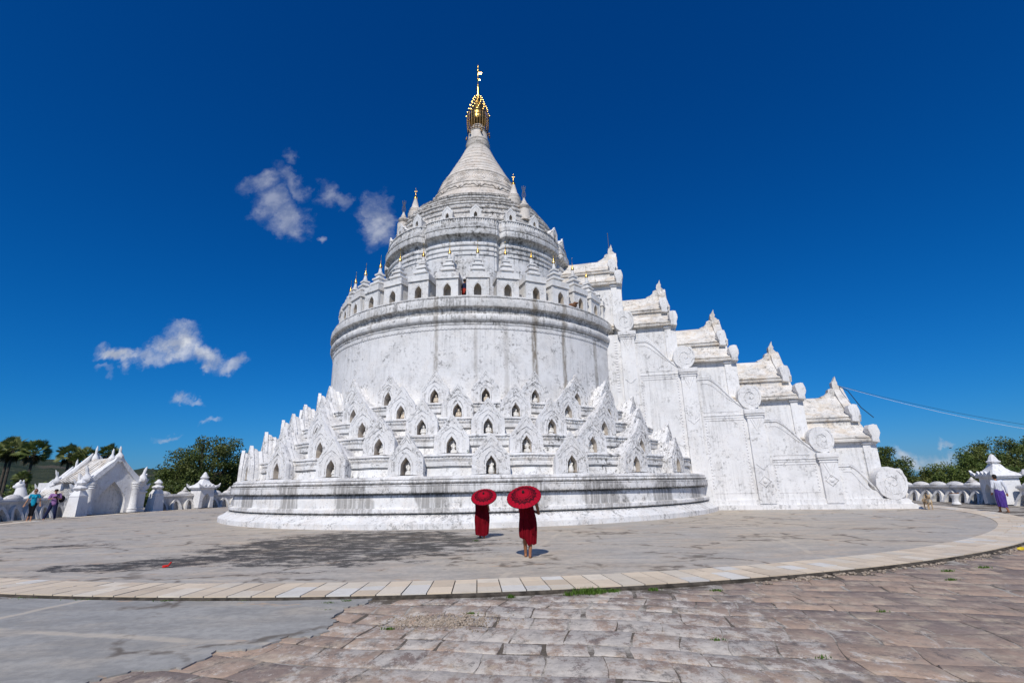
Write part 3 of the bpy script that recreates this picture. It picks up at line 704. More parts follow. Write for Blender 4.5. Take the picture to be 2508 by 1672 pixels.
# four + four corner stupas
def stupa(big):
    mb=MB()
    if big: mb.lathe([(.50,-.9),(.50,0),(.52,.06),(.46,.1),(.44,.25),(.47,.3),(.38,.4),(.40,.45),(.30,.62),(.26,.66),(.22,.9),(.15,1.15),(.10,1.4)],20)
    else: mb.lathe([(.40,-.8),(.40,0),(.30,.06),(.22,.14),(.34,.24),(.36,.34),(.28,.46),(.18,.52),(.2,.58),(.10,.8),(.05,1.0)],20)
    top=MB()
    if big: top.lathe([(.09,1.36),(.14,1.42),(.13,1.52),(.07,1.6),(.03,1.75),(.02,2.15),(.03,2.18),(.0,2.3)],10); top.box(-.10,.10,-.01,.01,2.0,2.04)
    else:
        top.tube([(0,0,.95),(0,0,1.95)],.02,6)
        for q in range(7):
            z=1.05+q*.13; r=.10+.03*sin(q*1.3)
            for k in range(6):
                a=2*pi*k/6+q*.5; top.ball((r*sin(a),r*cos(a),z),(.022,.022,.05),u=5,v=4)
    return mb.mesh('corner_stupa',M['bell'],40),top.mesh('stupa_top',M['gold'] if big else M['metal'],40)
for big,R,z in ((True,5.22,20.45),(False,6.15,19.35)):
    ms=stupa(big)
    for k in range(4):
        a=R_(33+90*k+ (2 if not big else 0)); o=obj('corner_stupa',ms[0],PG,(R*sin(a),-R*cos(a),z)); obj('finial',ms[1],o)
# scrolled porch gable behind the shrines, one per quarter
def porch():
    mb=MB(); n=14
    h=[(-1.15,0),(-1.15,1.6),(-1.0,1.9),(-.7,2.15),(-.35,2.55),(-.16,3.1),(0,3.4)]
    o=halfsym(h,n); mb.prism(o,0,1.2)
    for s in (-1,1):
        for q in range(7):
            t=q/6; x=s*(1.1-.95*t); z=1.7+1.3*t**1.3; mb.ball((x,-.04,z),(.13,.12,.15),u=8,v=6)
    mb.lathe([(.10,3.3),(.19,3.42),(.16,3.7),(.18,3.9),(.04,4.1)],12,M=Matrix.Translation((0,.1,0)))
    return mb.mesh('porch',M['shrine'],40)
PM=porch()
for k in range(3):
    a=R_(-8.5+90*(k-1)); obj('porch',PM,PG,(7.25*sin(a),-7.25*cos(a),11.2),a)
# ------------------------------------------------------------------ covered stairway
ST=thing('stairway','long white stepped stairway building with scrolls and flame tipped roofs beside the pagoda','stairway',(CX,CY,0),R_(-12))
W=3.2
pil=[(10.15,10.53),(13.47,7.97),(16.75,5.38),(20.02,2.87)]     # (s, top z)
end_s,end_z=22.62,.50
def spl(p0,p1,n=14,flat=.45):
    # flat lead-in then an S curve down to p1
    out=[p0,(p0[0]+flat,p0[1])]; x0=p0[0]+flat
    for k in range(1,n+1):
        t=k/n; x=x0+(p1[0]-x0)*t
        e=t*t*(3-2*t); e=e*.55+.45*math.sin(t*pi/2)**1.0*t**.2 if False else t**1.0*(.35)+e*.65
        out.append((x,p0[1]+(p1[1]-p0[1])*e))
    return out
def sidewall(sgn):
    y0,y1=-sgn*2.72,-sgn*W
    mb=MB()
    prev=pil+[(end_s,end_z)]
    for k in range(4):
        s0,z0=prev[k]; s1,z1=prev[k+1]
        top=spl((s0+.8,z0-.22),(s1-.28,z1+.42),flat=.55)
        prof=[(s0+.8,.3)]+top+[(s1+.1,z1+.35),(s1+.1,.3)]
        mb.prism(prof,min(y0,y1),max(y0,y1))
    # piece against the drum
    mb.prism([(9.2,.3),(9.2,10.4),(10.2,10.4),(10.2,.3)],min(y0,y1),max(y0,y1))
    return mb
sw=sidewall(1).build('side_wall',M['stair'],ST); sidewall(-1).build('side_wall',M['stair'],ST)
for k in range(4):
    s0,z0=pil[k]
    for sgn in (1,-1):
        mb=MB(); ya,yb=sorted((-sgn*2.6,-sgn*(W+.16)))
        mb.box(s0,s0+.85,ya,yb,.3,z0-.36,b=.02); mb.box(s0-.04,s0+.89,ya-.03,yb+.03,z0-.50,z0-.44,b=.012)
        mb.box(s0-.08,s0+.93,ya-.06,yb+.06,z0-.36,z0-.28,b=.02); mb.box(s0-.12,s0+.97,ya-.10,yb+.10,z0-.26,z0,b=.03)
        yf=-sgn*(W+.165)
        # pendant drop carved below the cap
        mb.tube([(s0+.14,yf,z0-.55),(s0+.42,yf,z0-1.25),(s0+.72,yf,z0-.55)],.02,5); mb.tube([(s0+.27,yf,z0-.55),(s0+.42,yf,z0-.95),(s0+.6,yf,z0-.55)],.015,5)
        mb.tube([(s0+.10,yf,z0-3.0),(s0+.42,yf,z0-3.3),(s0+.75,yf,z0-3.0)],.025,5)
        if k>=2: mb.tube([(s0+.12,yf,1.45),(s0+.42,yf,1.15),(s0+.74,yf,1.45),(s0+.42,yf,1.75),(s0+.12,yf,1.45)],.03,5); mb.ball((s0+.42,yf,1.45),(.12,.05,.12),u=8,v=6)
        mb.build('pilaster',M['stair'],ST)
def scroll(c,r,sgn,big=False):
    mb=MB(); y0,y1=sorted((-sgn*2.55,-sgn*(W+.12)))
    # outline: nearly round with a small curled lip at upper right
    pts=[]
    for k in range(40):
        a=pi*.28-2*pi*k/40*.985
        rr=r*(1+.10*math.exp(-((k)/2.2)**2))*(1.0-.06*k/40)
        pts.append((c[0]+rr*cos(a)*.93,c[1]+rr*sin(a)*1.06))
    mb.prism(pts,y0,y1)
    yf=-sgn*(W+.125); sp=[]
    for k in range(60):
        a=pi*.35-k*.16; rr=r*(.84-.74*k/60); sp.append((c[0]+.06+rr*cos(a)*.93,yf,c[1]+rr*sin(a)*1.05))
    mb.tube(sp,.011,5)
    mb.jitter(.016,3)
    return mb
for k in range(4):
    for sgn in (1,-1): scroll((pil[k][0]+.30,pil[k][1]+.70),.68,sgn).build('scroll',M['stair'],ST)
for sgn in (1,-1): scroll((23.2,1.26),.80,sgn).build('scroll',M['stair'],ST)
for sgn in (1,-1):      # carved trim: rail, string courses, bead rows, bay by bay
    yf=-sgn*(W+.005); prev=pil+[(end_s,end_z)]
    for k in range(4):
        s0,z0=prev[k]; s1,z1=prev[k+1]
        for dz,rr in ((-.72,.045),(-.62,.02)):
            MB().tube([(x,yf,z) for x,z in spl((s0+.86,z0+dz),(s1+(.02 if k<3 else .25),z1+.10+(.03 if dz>-.7 else 0)),flat=.62)],rr,6).build('rail_moulding',M['stair'],ST)
        def bead(mb,pts,r): 
            mb=MB()
            for x,z in pts: mb.ball((x,yf,z),r,u=6,v=4)
            mb.build('bead_row',M['stair'],ST)
        bead(mb,resample(spl((s0+1.12,z0-.98),(s1-.5,z1+.48),flat=.3),22),(.055,.028,.035)); zb=z1-.28
        if k<3:
            for dz,rr in ((0,.035),(-.14,.02)): MB().tube([(s0+1.0,yf,zb+dz),(s1-.02,yf,zb+dz)],rr,6).build('string_course',M['stair'],ST)
            bead(mb,[(s0+1.15+(s1-s0-1.35)*q/23,zb-.27) for q in range(24)],(.055,.03,.03)); bead(mb,[(s0+1.1+(s1-s0-1.5)*q/19,zb+.22) for q in range(20)],(.05,.025,.025))
            for xx in (s0+1.08,s1-.2): bead(mb,[(xx,zb-.40-q*.17) for q in range(int((zb-1.2)/.17))],(.045,.028,.06))
            bead(mb,[(s0+1.15+(s1-s0-1.35)*q/19,.86) for q in range(20)],(.05,.025,.025))
        if k==0: bead(mb,[(9.85,9.9-q*.17) for q in range(19)],(.12,.03,.06))
base=MB()
base.prism([(14.3,-.3),(24.25,-.3),(24.25,.0),(23.93,.32),(23.93,.40),(23.8,.50),(14.3,.50)],-(W+.10),W+.10)
base.prism([(14.3,-.3),(24.33,-.3),(24.33,.0),(24.05,.24),(14.3,.24)],-(W+.26),W+.26)
base.build('base_course',M['stair'],ST,smooth=30)
for i in range(5):      # five roof stages, each stepping up toward the drum
    s1=23.2-3.22*i if i<4 else 10.45; Zr=6.25+2.49*i if i<4 else 16.85
    s0=s1-4.6 if i<4 else 5.2
    def half_prof(up,pts): return pts+[(-x,z) for x,z in reversed(pts)]
    # walls
    MB().box(s0,s1-.02,-2.42,2.42,.3,Zr-2.66).box(s1-.62,s1+.05,-2.52,2.52,.3,Zr-2.85,b=.02).box(s1-.68,s1+.10,-2.6,2.6,Zr-2.95,Zr-2.8,b=.02).build('wall',M['stair'],ST,smooth=30)
    lo=[(-2.72,Zr-2.80),(-2.74,Zr-2.70),(-2.66,Zr-2.69),(-2.64,Zr-2.62),(-2.70,Zr-2.60),(-2.70,Zr-2.54),(-2.45,Zr-2.44),(-2.2,Zr-2.30),(-1.95,Zr-2.08),(-1.72,Zr-1.84),(-1.62,Zr-1.80),(-1.60,Zr-1.55),(-1.72,Zr-1.54),(-1.74,Zr-1.44),(-1.66,Zr-1.43),(-1.66,Zr-1.37),(-1.72,Zr-1.35),(-1.70,Zr-1.28),(-1.4,Zr-1.15),(-1.05,Zr-.93),(-.72,Zr-.62),(-.42,Zr-.28),(-.2,Zr-.02),(-.06,Zr+.03)]
    rf=MB(); 
    N=10; secs=[]
    full=lo+[(-x,z) for x,z in reversed(lo)]
    for q in range(N+1):
        f=q/N; s=s0+(s1-.12-s0)*f
        up=max(0,(s-(s1-1.15))/1.03); 
        secs.append([(s,-y,z+(.30*up**2 if abs(y)<1.0 else 0)+random.uniform(-.012,.012)) for y,z in full])
    m=len(full); vs=[p for sct in secs for p in sct]
    fs=[(j*m+a,j*m+(a+1)%m,(j+1)*m+(a+1)%m,(j+1)*m+a) for j in range(N) for a in range(m)]+[tuple(range(m)),tuple(N*m+a for a in range(m))]
    rf.add(vs,fs)
    roof=rf.build('roof',M['roof'],ST,smooth=35)
    # raised gable verge
    ver=[(-1.75,Zr-1.30),(-1.35,Zr-1.0),(-.95,Zr-.66),(-.6,Zr-.22),(-.32,Zr+.20),(-.16,Zr+.5),(0,Zr+.62)]
    vo=ver+[(-x,z) for x,z in reversed(ver[:-1])]+[(-x*.92,z-.34) for x,z in ver[:-1]]+[(0,Zr-.05)]+[(x*.92,z-.34) for x,z in reversed(ver[:-1])]
    gv=MB(); gv.prism([(y,z) for y,z in vo],s1-.55,s1-.05,axis='x')
    gv.jitter(.015,i); gv.build('gable',M['roof'],ST,smooth=30)
    # flame finial on the ridge end
    z0=Zr+.15
    fl_=[(-1.25,z0-.08),(-.95,z0+.04),(-.78,z0+.22),(-.74,z0+.42),(-.56,z0+.5),(-.47,z0+.46),(-.50,z0+.7),(-.46,z0+.98),(-.36,z0+1.1),(-.22,z0+1.42),(-.20,z0+1.12),(-.16,z0+.92),(-.2,z0+.78),(-.04,z0+.55),(.10,z0+.12),(.12,z0-.3),(-1.0,z0-.4)]
    ff=MB(); ff.prism([(s1-.12+x,z0+(z-z0)*(.80 if z>z0 else 1)) for x,z in fl_],-.17,.17)
    ff.jitter(.02,20+i); ff.build('finial',M['roof'],ST,smooth=30)
    # curled eave blocks
    for sgn in (1,-1):
        for (y0,y1,zc,dx,sc) in ((1.34,1.92,Zr-1.08,-.36,.95),(2.26,2.84,Zr-2.32,.0,.92)):
            bl=[(-.26,-.55),(-.24,-.25),(-.30,-.12),(-.36,.20),(-.27,.40),(-.02,.44),(.14,.40),(.22,.10),(.23,-.12),(.17,-.28),(.13,-.36),(.14,-.62)]
            mb=MB(); ya,yb=sorted((-sgn*y0,-sgn*y1)); mb.prism([(s1+dx+x*sc,zc+z*sc) for x,z in bl],ya,yb)
            bm=bmesh.new(); me_=bpy.data.meshes.new('t'); me_.from_pydata(mb.v,[],mb.f); bm.from_mesh(me_); bpy.data.meshes.remove(me_)
            bmesh.ops.bevel(bm,geom=bm.edges[:],offset=.035,segments=2,affect='EDGES',profile=.6)
            mb=MB(); mb.bm(bm); mb.jitter(.01,i*7+int(y0*3)); mb.build('eave_block',M['stair'],ST,smooth=30)
MB().tube([(9.95,0,16.9),(9.95,0,17.6),(9.93,0,19.1)],[.05,.03,.018],6).ball((9.93,0,19.1),.045).build('lightning_rod',M['metal'],ST)
MB().tube([(10.98,-(W+.06),9.1),(10.98,-(W+.06),6.9)],.022,6).build('drain_pipe',M['pipe'],ST)
# cables from the lowest roof tip
def stw(s,t,z): a=R_(12); return (CX+s*cos(a)-t*sin(a),CY-s*sin(a)-t*cos(a),z)
A=Vector(stw(22.95,0,7.0)); B=Vector((52.0,26.0,2.9))
for (nm,mt,sag,off,lab) in (('cable','black',1.75,0,'thin black cable sagging from the lowest roof tip of the stairway to the right'),('cable','whitecable',2.05,.0,'thin white cable hanging just below the black one at the stairway roof')):
    P=[]
    for k in range(41):
        t=k/40; p=A.lerp(B,t); p.z-=4*sag*t*(1-t)+off; P.append(tuple(p))
    tag(MB().tube(P,.0095,5).build(nm,M[mt]),lab,'cable','cables running from the stairway roof')
P=[tuple(A),stw(23.1,.9,6.5),stw(23.3,1.6,5.4),stw(23.55,2.2,4.75)]
tag(MB().tube(P,.022,5).build('cable',M['black']),'short black cable hanging down over the lowest stairway roof gable','cable')
# ------------------------------------------------------------------ boundary walls
def wavewall(phi0,phi1,R,label,zs=1.0,n_dome_len=1.35):
    am=R_((phi0+phi1)/2)
    t=thing('boundary_wall',label,'wall',(CX,CY,0),0,'low white wave walls round the terrace')
    a0,a1=R_(phi0),R_(phi1); L=abs(a1-a0)*R; ns=max(8,int(L/.5))
    wp=[(R+.55,-.1),(R+.55,1.02),(R+.62,1.04),(R+.62,1.18),(R+.56,1.20),(R+.56,1.24),(R-.02,1.24),(R-.02,1.20),(R-.10,1.18),(R-.12,1.06),(R-.04,1.03),(R-.04,.96),(R+.02,.94),(R+.04,-.1)]
    MB().lathe(wp,ns,a0=a0,a1=a1,cap=False).build('wall_body',M['wall'],t,smooth=30)
    nd=max(2,int(L/n_dome_len)); da=(a1-a0)/nd
    dm=MB().lathe([(.64,0),(.62,.04),(.52,.13),(.36,.21),(.18,.26),(.001,.275)],20); dm.v=[(x,y*.52,z) for x,y,z in dm.v]; dm=dm.mesh('dome',M['wall'],40)
    spk=MB().lathe([(.22,0),(.26,.04),(.18,.08),(.13,.1),(.16,.15),(.10,.2),(.04,.32),(.0,.36)],12).mesh('dome_spike',M['wall'],40)
    for k in range(nd):
        a=a0+da*(k+.5); o=obj('dome',dm,t,((R+.26)*sin(a),-(R+.26)*cos(a),1.235),a+pi)
        if k%4==1: obj('spike',spk,o,(0,0,.24))
    # undulating ribs leaning on the face of the wall
    nr=max(2,int(L/.98)); 
    mb=MB(); prof=[]
    for k in range(25):
        q=k/24; x=-.40+.80*q; z=.06+.80*sin(pi*min(1,max(0,q)))**.62; y=-.10-.30*(1-z/.86)
        prof.append((x,y,z-.12))
    wv=MB(); rings=[]
    for i,(x,y,z) in enumerate(prof):
        x0,_,z0=prof[max(0,i-1)]; x1,_,z1=prof[min(24,i+1)]; d=Vector((x1-x0,0,z1-z0)).normalized(); nx,nz=-d.z,d.x
        for (u,w) in ((-.085,.0),(.085,.0),(.085,.30),(-.085,.30)): rings.append((x+nx*u,y-.05+w,z+nz*u))
    wv.add(rings,[(i*4+a,i*4+(a+1)%4,(i+1)*4+(a+1)%4,(i+1)*4+a) for i in range(24) for a in range(4)])
    rb=wv.mesh('wave_rib',M['wall'],40)
    for k in range(nr):
        a=a0+(a1-a0)*(k+.5)/nr; obj('wave_rib',rb,t,(R*sin(a),-R*cos(a),0),a+pi)
    t.scale=(1,1,zs); return t
RL=29.0; RRt=30.4
wavewall(-62,-92.6,RL,'low white domed wave wall behind the two tourists on the left')
wavewall(-106.9,-114.2,RL,'short white domed wave wall between the finial post and the small wall shrine')
wavewall(-116.5,-150,RL,'white domed wave wall running behind the pagoda from the small wall shrine')
wavewall(140,80.0,RRt,'low white domed wave wall with curved ribs on the right behind the dog',.80)
wavewall(77.0,45,RRt,'white domed wave wall right of the domed shrine with the passing man',.80)
def post(phi,R,label):
    a=R_(phi); x,y,_=polar(phi,R)
    t=thing('finial_post',label,'post',(x,y,0),a)
    MB().lathe([(.66,-.1),(.64,0),(.50,1.25),(.53,1.27),(.53,1.31),(.34,1.62),(.32,1.66),(.0,1.66)],4,M=Matrix.Rotation(pi/4,4,'Z')).build('shaft',M['gate'],t,smooth=20)
    MB().lathe([(.20,1.62),(.30,1.70),(.42,1.80),(.43,1.86),(.36,1.92),(.25,1.98),(.17,2.02),(.2,2.08),(.30,2.16),(.31,2.21),(.21,2.30),(.14,2.38),(.1,2.44),(.0,2.48)],8).build('finial',M['gate'],t,smooth=30)
    return t
post(-106.2,28.4,'white tapering post with double bulb finial right of the arched gateway')
post(-92.9,28.2,'white tapering post with lotus finial standing left of the arched gateway')
def wallshrine(phi,R,label,s=1.0,rz=0):
    x,y,_=polar(phi,R)
    t=thing('wall_shrine',label,'shrine',(x,y,0),R_(phi+180+rz))
    mb=MB(); n=16
    out=halfsym([(-.68,0),(-.62,1.62),(0,1.62)],n); hole=halfsym(arch_half(.72,1.25,.7,.02),n); m=len(out)
    mb.add([(x,-.55,z) for x,z in out]+[(x,-.55,z) for x,z in hole]+[(x,.0,z) for x,z in hole]+[(x,.9,z) for x,z in out],
        [(i,i+1,m+i+1,m+i) for i in range(m-1)]+[(m+i,m+i+1,2*m+i+1,2*m+i) for i in range(m-1)]+[tuple(2*m+i for i in range(m))]+[(i,i+1,3*m+i+1,3*m+i) for i in range(m-1)])
    mb.build('body',M['gate'],t,smooth=30)
    rf=MB(); rf.box(-.78,.78,-.68,.98,1.62,1.72,b=.02); rf.box(-.86,.86,-.76,1.06,1.72,1.80,b=.02)
    rf.lathe([(1.16,1.80),(1.05,1.90),(.72,2.04),(.50,2.22),(.36,2.42),(.30,2.5),(.0,2.5)],4,M=Matrix.Translation((0,.15,0))@Matrix.Rotation(pi/4,4,'Z'))
    for sx in (-1,1):
        for sy in (-.72,1.02):
            rf.prism([(sx*.55,1.80),(sx*.92,1.80),(sx*1.0,2.12),(sx*.86,1.98),(sx*.66,1.92)],sy-.07,sy+.07)
    for sx in (-.35,.0,.35): rf.prism([(sx-.2,1.8),(sx+.2,1.8),(sx,2.05)],-.74,-.62)
    rf.build('roof',M['gate'],t,smooth=30)
    MB().lathe([(.20,2.46),(.24,2.52),(.36,2.60),(.38,2.66),(.28,2.72),(.2,2.9),(.1,3.08),(.0,3.14)],8,M=Matrix.Translation((0,.15,0))).build('finial',M['gate'],t,smooth=30)
    t.scale=(s,s,s); return t
wallshrine(-115,28.6,'small white arched shrine set in the wave wall left of the pagoda',1.0)
wallshrine(78.6,30.0,'white arched shrine with upturned roof corners at the right edge behind the man',.86)
# ------------------------------------------------------------------ gateway
gx,gy,_=polar(-98.6,28.4)
GT=thing('gateway','white arched gateway with flame finials and stair roofs stepping down behind it','gateway',(gx,gy,0),R_(68))
def gwall():
    mb=MB(); n=22
    out=halfsym([(-1.75,0),(-1.75,2.35),(-1.45,2.7),(-1.2,3.0),(-.8,3.35),(-.4,3.72),(0,3.95)],n); hole=halfsym(arch_half(2.0,2.2,.75,.0,.1),n); m=len(out)
    mb.add([(x,0,z) for x,z in out]+[(x,0,z) for x,z in hole]+[(x,.9,z) for x,z in hole]+[(x,.9,z) for x,z in out],
        [(i,i+1,m+i+1,m+i) for i in range(m-1)]+[(m+i,m+i+1,2*m+i+1,2*m+i) for i in range(m-1)]+[(i,i+1,3*m+i+1,3*m+i) for i in range(m-1)]+[(2*m+i,2*m+i+1,3*m+i+1,3*m+i) for i in range(m-1)])
    return mb
gwall().build('front_wall',M['gate'],GT,smooth=30)
MB().box(-1.7,1.7,.9,6.4,-3.5,2.3).box(-1.0,1.0,.88,.93,0,2.1).build('passage',M['gate'],GT,smooth=20)
def gverge(dy,sc=1.0,zo=0,th=.3):
    ver=[(-1.98,2.30),(-1.6,2.62),(-1.2,3.02),(-.8,3.40),(-.4,3.80),(-.18,4.15),(0,4.3)]
    vo=ver+[(-x,z) for x,z in reversed(ver[:-1])]+[(-x*.9,z-.34) for x,z in ver[:-1]]+[(0,3.7)]+[(x*.9,z-.34) for x,z in reversed(ver[:-1])]
    mb=MB().prism([(x*sc,zo+(z-2.3)*sc+2.3) for x,z in vo],dy-th/2,dy+th/2); return mb
gverge(-.05).jitter(.02,3).build('gable',M['gate'],GT,smooth=30)
def flame(mb,x,y,z,h,lean=.2,w=.22,n=9,ydir=0):
    pts=[];rr=[]
    for k in range(n):
        t=k/(n-1); pts.append((x+lean*h*(t**2),y+ydir*h*t*t,z+h*t)); rr.append(max(.012,w*(1-t)**.8*(1+.35*sin(t*9))))
    mb.tube(pts,rr,8)
fl2=MB(); flame(fl2,0,0,4.0,.95,-.05,.26); flame(fl2,0,.9,3.9,.9,0,.22); fl2.build('finial',M['gate'],GT,smooth=40)
for sx in (-1,1):
    f=MB(); flame(f,sx*1.92,-.1,2.3,1.15,sx*.18,.30); flame(f,sx*2.2,.2,1.55,.95,sx*.45,.22)
    # curled leaf plate
    f.prism([(sx*1.75,1.5),(sx*2.2,1.45),(sx*2.62,1.75),(sx*2.75,2.15),(sx*2.45,1.95),(sx*2.28,2.35),(sx*2.35,2.9),(sx*2.0,2.55),(sx*1.75,2.4)],.05,.3)
    f.build('corner_flame',M['gate'],GT,smooth=40)
    p=MB()
    p.lathe([(.36,0),(.36,.10),(.30,.16),(.34,.24),(.27,.32),(.25,1.75),(.28,1.8),(.22,1.86),(.30,1.95),(.24,2.02),(.32,2.1),(.32,2.25),(.0,2.26)],16,M=Matrix.Translation((sx*1.55,-.12,0)))
    p.build('pillar',M['gate'],GT,smooth=40)
    p=MB(); p.box(sx*2.15-.26,sx*2.15+.26,-.05,.5,0,1.42,b=.02); p.box(sx*2.15-.33,sx*2.15+.33,-.12,.57,1.42,1.56,b=.03); p.box(sx*2.15-.33,sx*2.15+.33,-.12,.57,0,.12,b=.03); p.box(sx*2.15-.3,sx*2.15+.3,-.09,.54,.24,.34,b=.03)
    p.build('side_pier',M['gate'],GT,smooth=30)
for q in range(4):      # roofs going down the outer stairs
    y0=.6+q*2.3; zr=4.0-q*.95
    lo=[(-2.1,zr-1.75),(-2.15,zr-1.65),(-1.6,zr-1.25),(-1.0,zr-.75),(-.4,zr-.2),(-.1,zr)]
    full=lo+[(-x,z) for x,z in reversed(lo)]
    r=MB().prism(full,y0,y0+2.6)
    for k in range(6): r.tube([(x*1.005,y0+.2+k*.4,z+.02) for x,z in full],.05,5)
    r.jitter(.02,q); r.build('roof',M['roof'],GT,smooth=30)
    v=MB()
    for sx in (-1,1):
        v.tube([(sx*2.5,y0+2.5,zr-2.0),(sx*1.9,y0+2.5,zr-1.62),(sx*1.2,y0+2.5,zr-.85),(sx*.5,y0+2.5,zr-.05),(sx*.18,y0+2.5,zr+.5)],[.06,.22,.2,.18,.04],8)
        flame(v,sx*2.2,y0+2.4,zr-1.75,.95,sx*.25,.2)
    flame(v,0,y0+2.45,zr-.1,1.2,0,.24); v.build('gable',M['gate'],GT,smooth=40)
    MB().box(-1.7,1.7,y0,y0+2.5,-4.2,zr-1.6).build('wall',M['gate'],GT,smooth=30)
# two guardian lions beyond the wall, seen from behind the parapet
for k,(px,py,sc,lab) in enumerate(((-34.3,35.3,1.0,'white upright guardian lion statue beyond the wall, nearer the gateway'),(-35.0,34.2,.92,'white upright guardian lion statue beyond the wall, further left of the gateway'))):
    mb=MB(); mb.lathe([(.5,-2.0),(.5,.9),(.42,1.0),(.3,1.05)],10); 
    mb.tube([(0,.1,.95),(0,.05,1.4),(0,-.05,1.9),(0,-.1,2.3)],[.42,.40,.34,.24],12); mb.ball((0,-.18,2.42),(.26,.28,.28)); mb.ball((0,-.42,2.36),(.14,.14,.12))
    for s in (-1,1): mb.tube([(s*.2,-.2,1.8),(s*.22,-.42,1.35),(s*.22,-.46,.98)],[.15,.12,.12],8); mb.ball((s*.3,0,1.15),(.2,.32,.24)); mb.ball((s*.2,-.12,2.7),(.06,.06,.12),u=6,v=5)
    o=mb.build('lion_statue',M['gate'],None,(px,py,-.35),R_(-70),40); o.scale=(sc,)*3; tag(o,lab,'statue')
px,py,_=polar(-103.4,30.4)
tag(MB().tube([(px,py,-1.5),(px,py,.2),(px+.02,py,1.55)],[.05,.05,.045],8).ball((px+.02,py,1.6),.07).build('pole',M['gate']),'thin white upright pole in the gap right of the gateway','pole')
# stone bowl on the floor
pot=MB().lathe([(.0,0),(.36,0),(.36,.06),(.30,.10),(.24,.14),(.22,.26),(.26,.36),(.36,.50),(.42,.60),(.42,.64),(.36,.64),(.34,.56),(.0,.54)],20)
o=pot.build('stone_bowl',M['gate'],None,(24.9,29.1,.0),0,40); o.scale=(.58,.58,.9); tag(o,'white stone bowl on a foot standing on the floor before the right wall','bowl')
bt=MB(); 
for k in range(9): a=k*.7; bt.tube([(.0,0,.0),(.22*cos(a),.22*sin(a),.05+.02*(k%3))],[.06,.02],6)
bt.ball((0,0,0),(.17,.16,.07)); tag(bt.jitter(.02,1).build('debris',M['rust'],None,(24.9,29.1,.53),0,40),'brown dried leaves heaped in the white stone bowl','leaves')
tag(MB().ball((0,0,.10),(.26,.2,.12)).ball((.16,-.08,.22),(.15,.12,.07)).ball((-.1,.05,.2),(.12,.1,.06)).jitter(.02,3).build('clay_rubble',M['rust'],None,polar(38.3,9.85,11.34),0,40),'reddish brown lump of clay rubble lying on the drum cornice at the right','rubble')
# ------------------------------------------------------------------ people
def remesh(mb,name,mat,parent,voxel=.009,smooth=4,loc=(0,0,0),rz=0):
    me=mb.mesh('tmp',mat,0); o=bpy.data.objects.new('tmp',me); COL.objects.link(o)
    r=o.modifiers.new('r','REMESH'); r.mode='VOXEL'; r.voxel_size=voxel; r.use_smooth_shade=True
    s=o.modifiers.new('s','SMOOTH'); s.iterations=smooth; s.factor=.5
    dg=bpy.context.evaluated_depsgraph_get(); dg.update()
    me2=bpy.data.meshes.new_from_object(o.evaluated_get(dg)); me2.name=name
    bpy.data.objects.remove(o); bpy.data.meshes.remove(me)
    me2.polygons.foreach_set('use_smooth',[True]*len(me2.polygons))
    if not me2.materials: me2.materials.append(mat)
    return obj(name,me2,parent,loc,rz)
M['skin']=flat('skin',(.42,.22,.13),.55,0,.08,12); M['skin_tan']=flat('tan_skin',(.30,.125,.055),.5,0,.1,12)
M['hair']=flat('black_hair',(.018,.014,.012),.6,0,.3,40); M['hairred']=flat('auburn_hair',(.11,.035,.02),.6,0,.3,40)
def cloth(name,c,r=.85):
    m,T,b=newmat(name,r,.08); p=T.new('ShaderNodeNewGeometry').outputs['Position']
    n=T.noise(T.vm('MULTIPLY',p,(1,1,.35)),22,5); T.set(b.inputs['Base Color'],T.mix(T.ramp(n,.3,.7),tuple(x*.66 for x in c),c))
    T.set(b.inputs['Normal'],T.bump(T.noise(T.vm('MULTIPLY',p,(1,1,.22)),16,4),.8,.04)); return m
M['robe']=cloth('maroon_robe',(.20,.005,.012),.95); M['teal']=cloth('turquoise_cotton',(.015,.33,.50)); M['leg']=cloth('black_leggings',(.012,.012,.016))
M['plum']=cloth('lilac_cotton',(.36,.19,.42)); M['jean']=cloth('dark_denim',(.020,.026,.075)); M['white']=cloth('white_shirt',(.78,.79,.83)); M['longyi']=cloth('purple_longyi',(.105,.060,.30))
M['navy']=cloth('navy_cotton',(.02,.03,.08)); M['redc']=cloth('red_cotton',(.42,.05,.035)); M['blk']=cloth('black_nylon',(.012,.012,.015),.6)
V=Vector
def hand(mb,w,d,side,curl=.35):
    w=V(w); d=V(d).normalized(); sd=V((side,0,0)); sd=(sd-d*sd.dot(d)).normalized(); nrm=d.cross(sd)*side
    pc=w+d*.045; mb.cap(tuple(w),.022,tuple(w+d*.03),.026,8)
    for k in range(4): 
        b=w+d*.08+sd*(-.028+.019*k)*1.0
        L=(.060,.072,.068,.052)[k]; m_=b+d*L*.55+nrm*L*.25*curl; e=m_+d*L*.42*(1-curl*.5)+nrm*L*.4*curl
        mb.cap(tuple(w+d*.02+sd*(-.018+.012*k)),.014,tuple(b),.0115,8); mb.cap(tuple(b),.0105,tuple(m_),.0095,8); mb.cap(tuple(m_),.0095,tuple(e),.008,8)
    t0=w+d*.02-sd*.022; t1=t0+d*.03-sd*.03+nrm*.01; t2=t1+d*.032-sd*.006+nrm*.01
    mb.cap(tuple(t0),.014,tuple(t1),.011,8); mb.cap(tuple(t1),.0105,tuple(t2),.009,8)
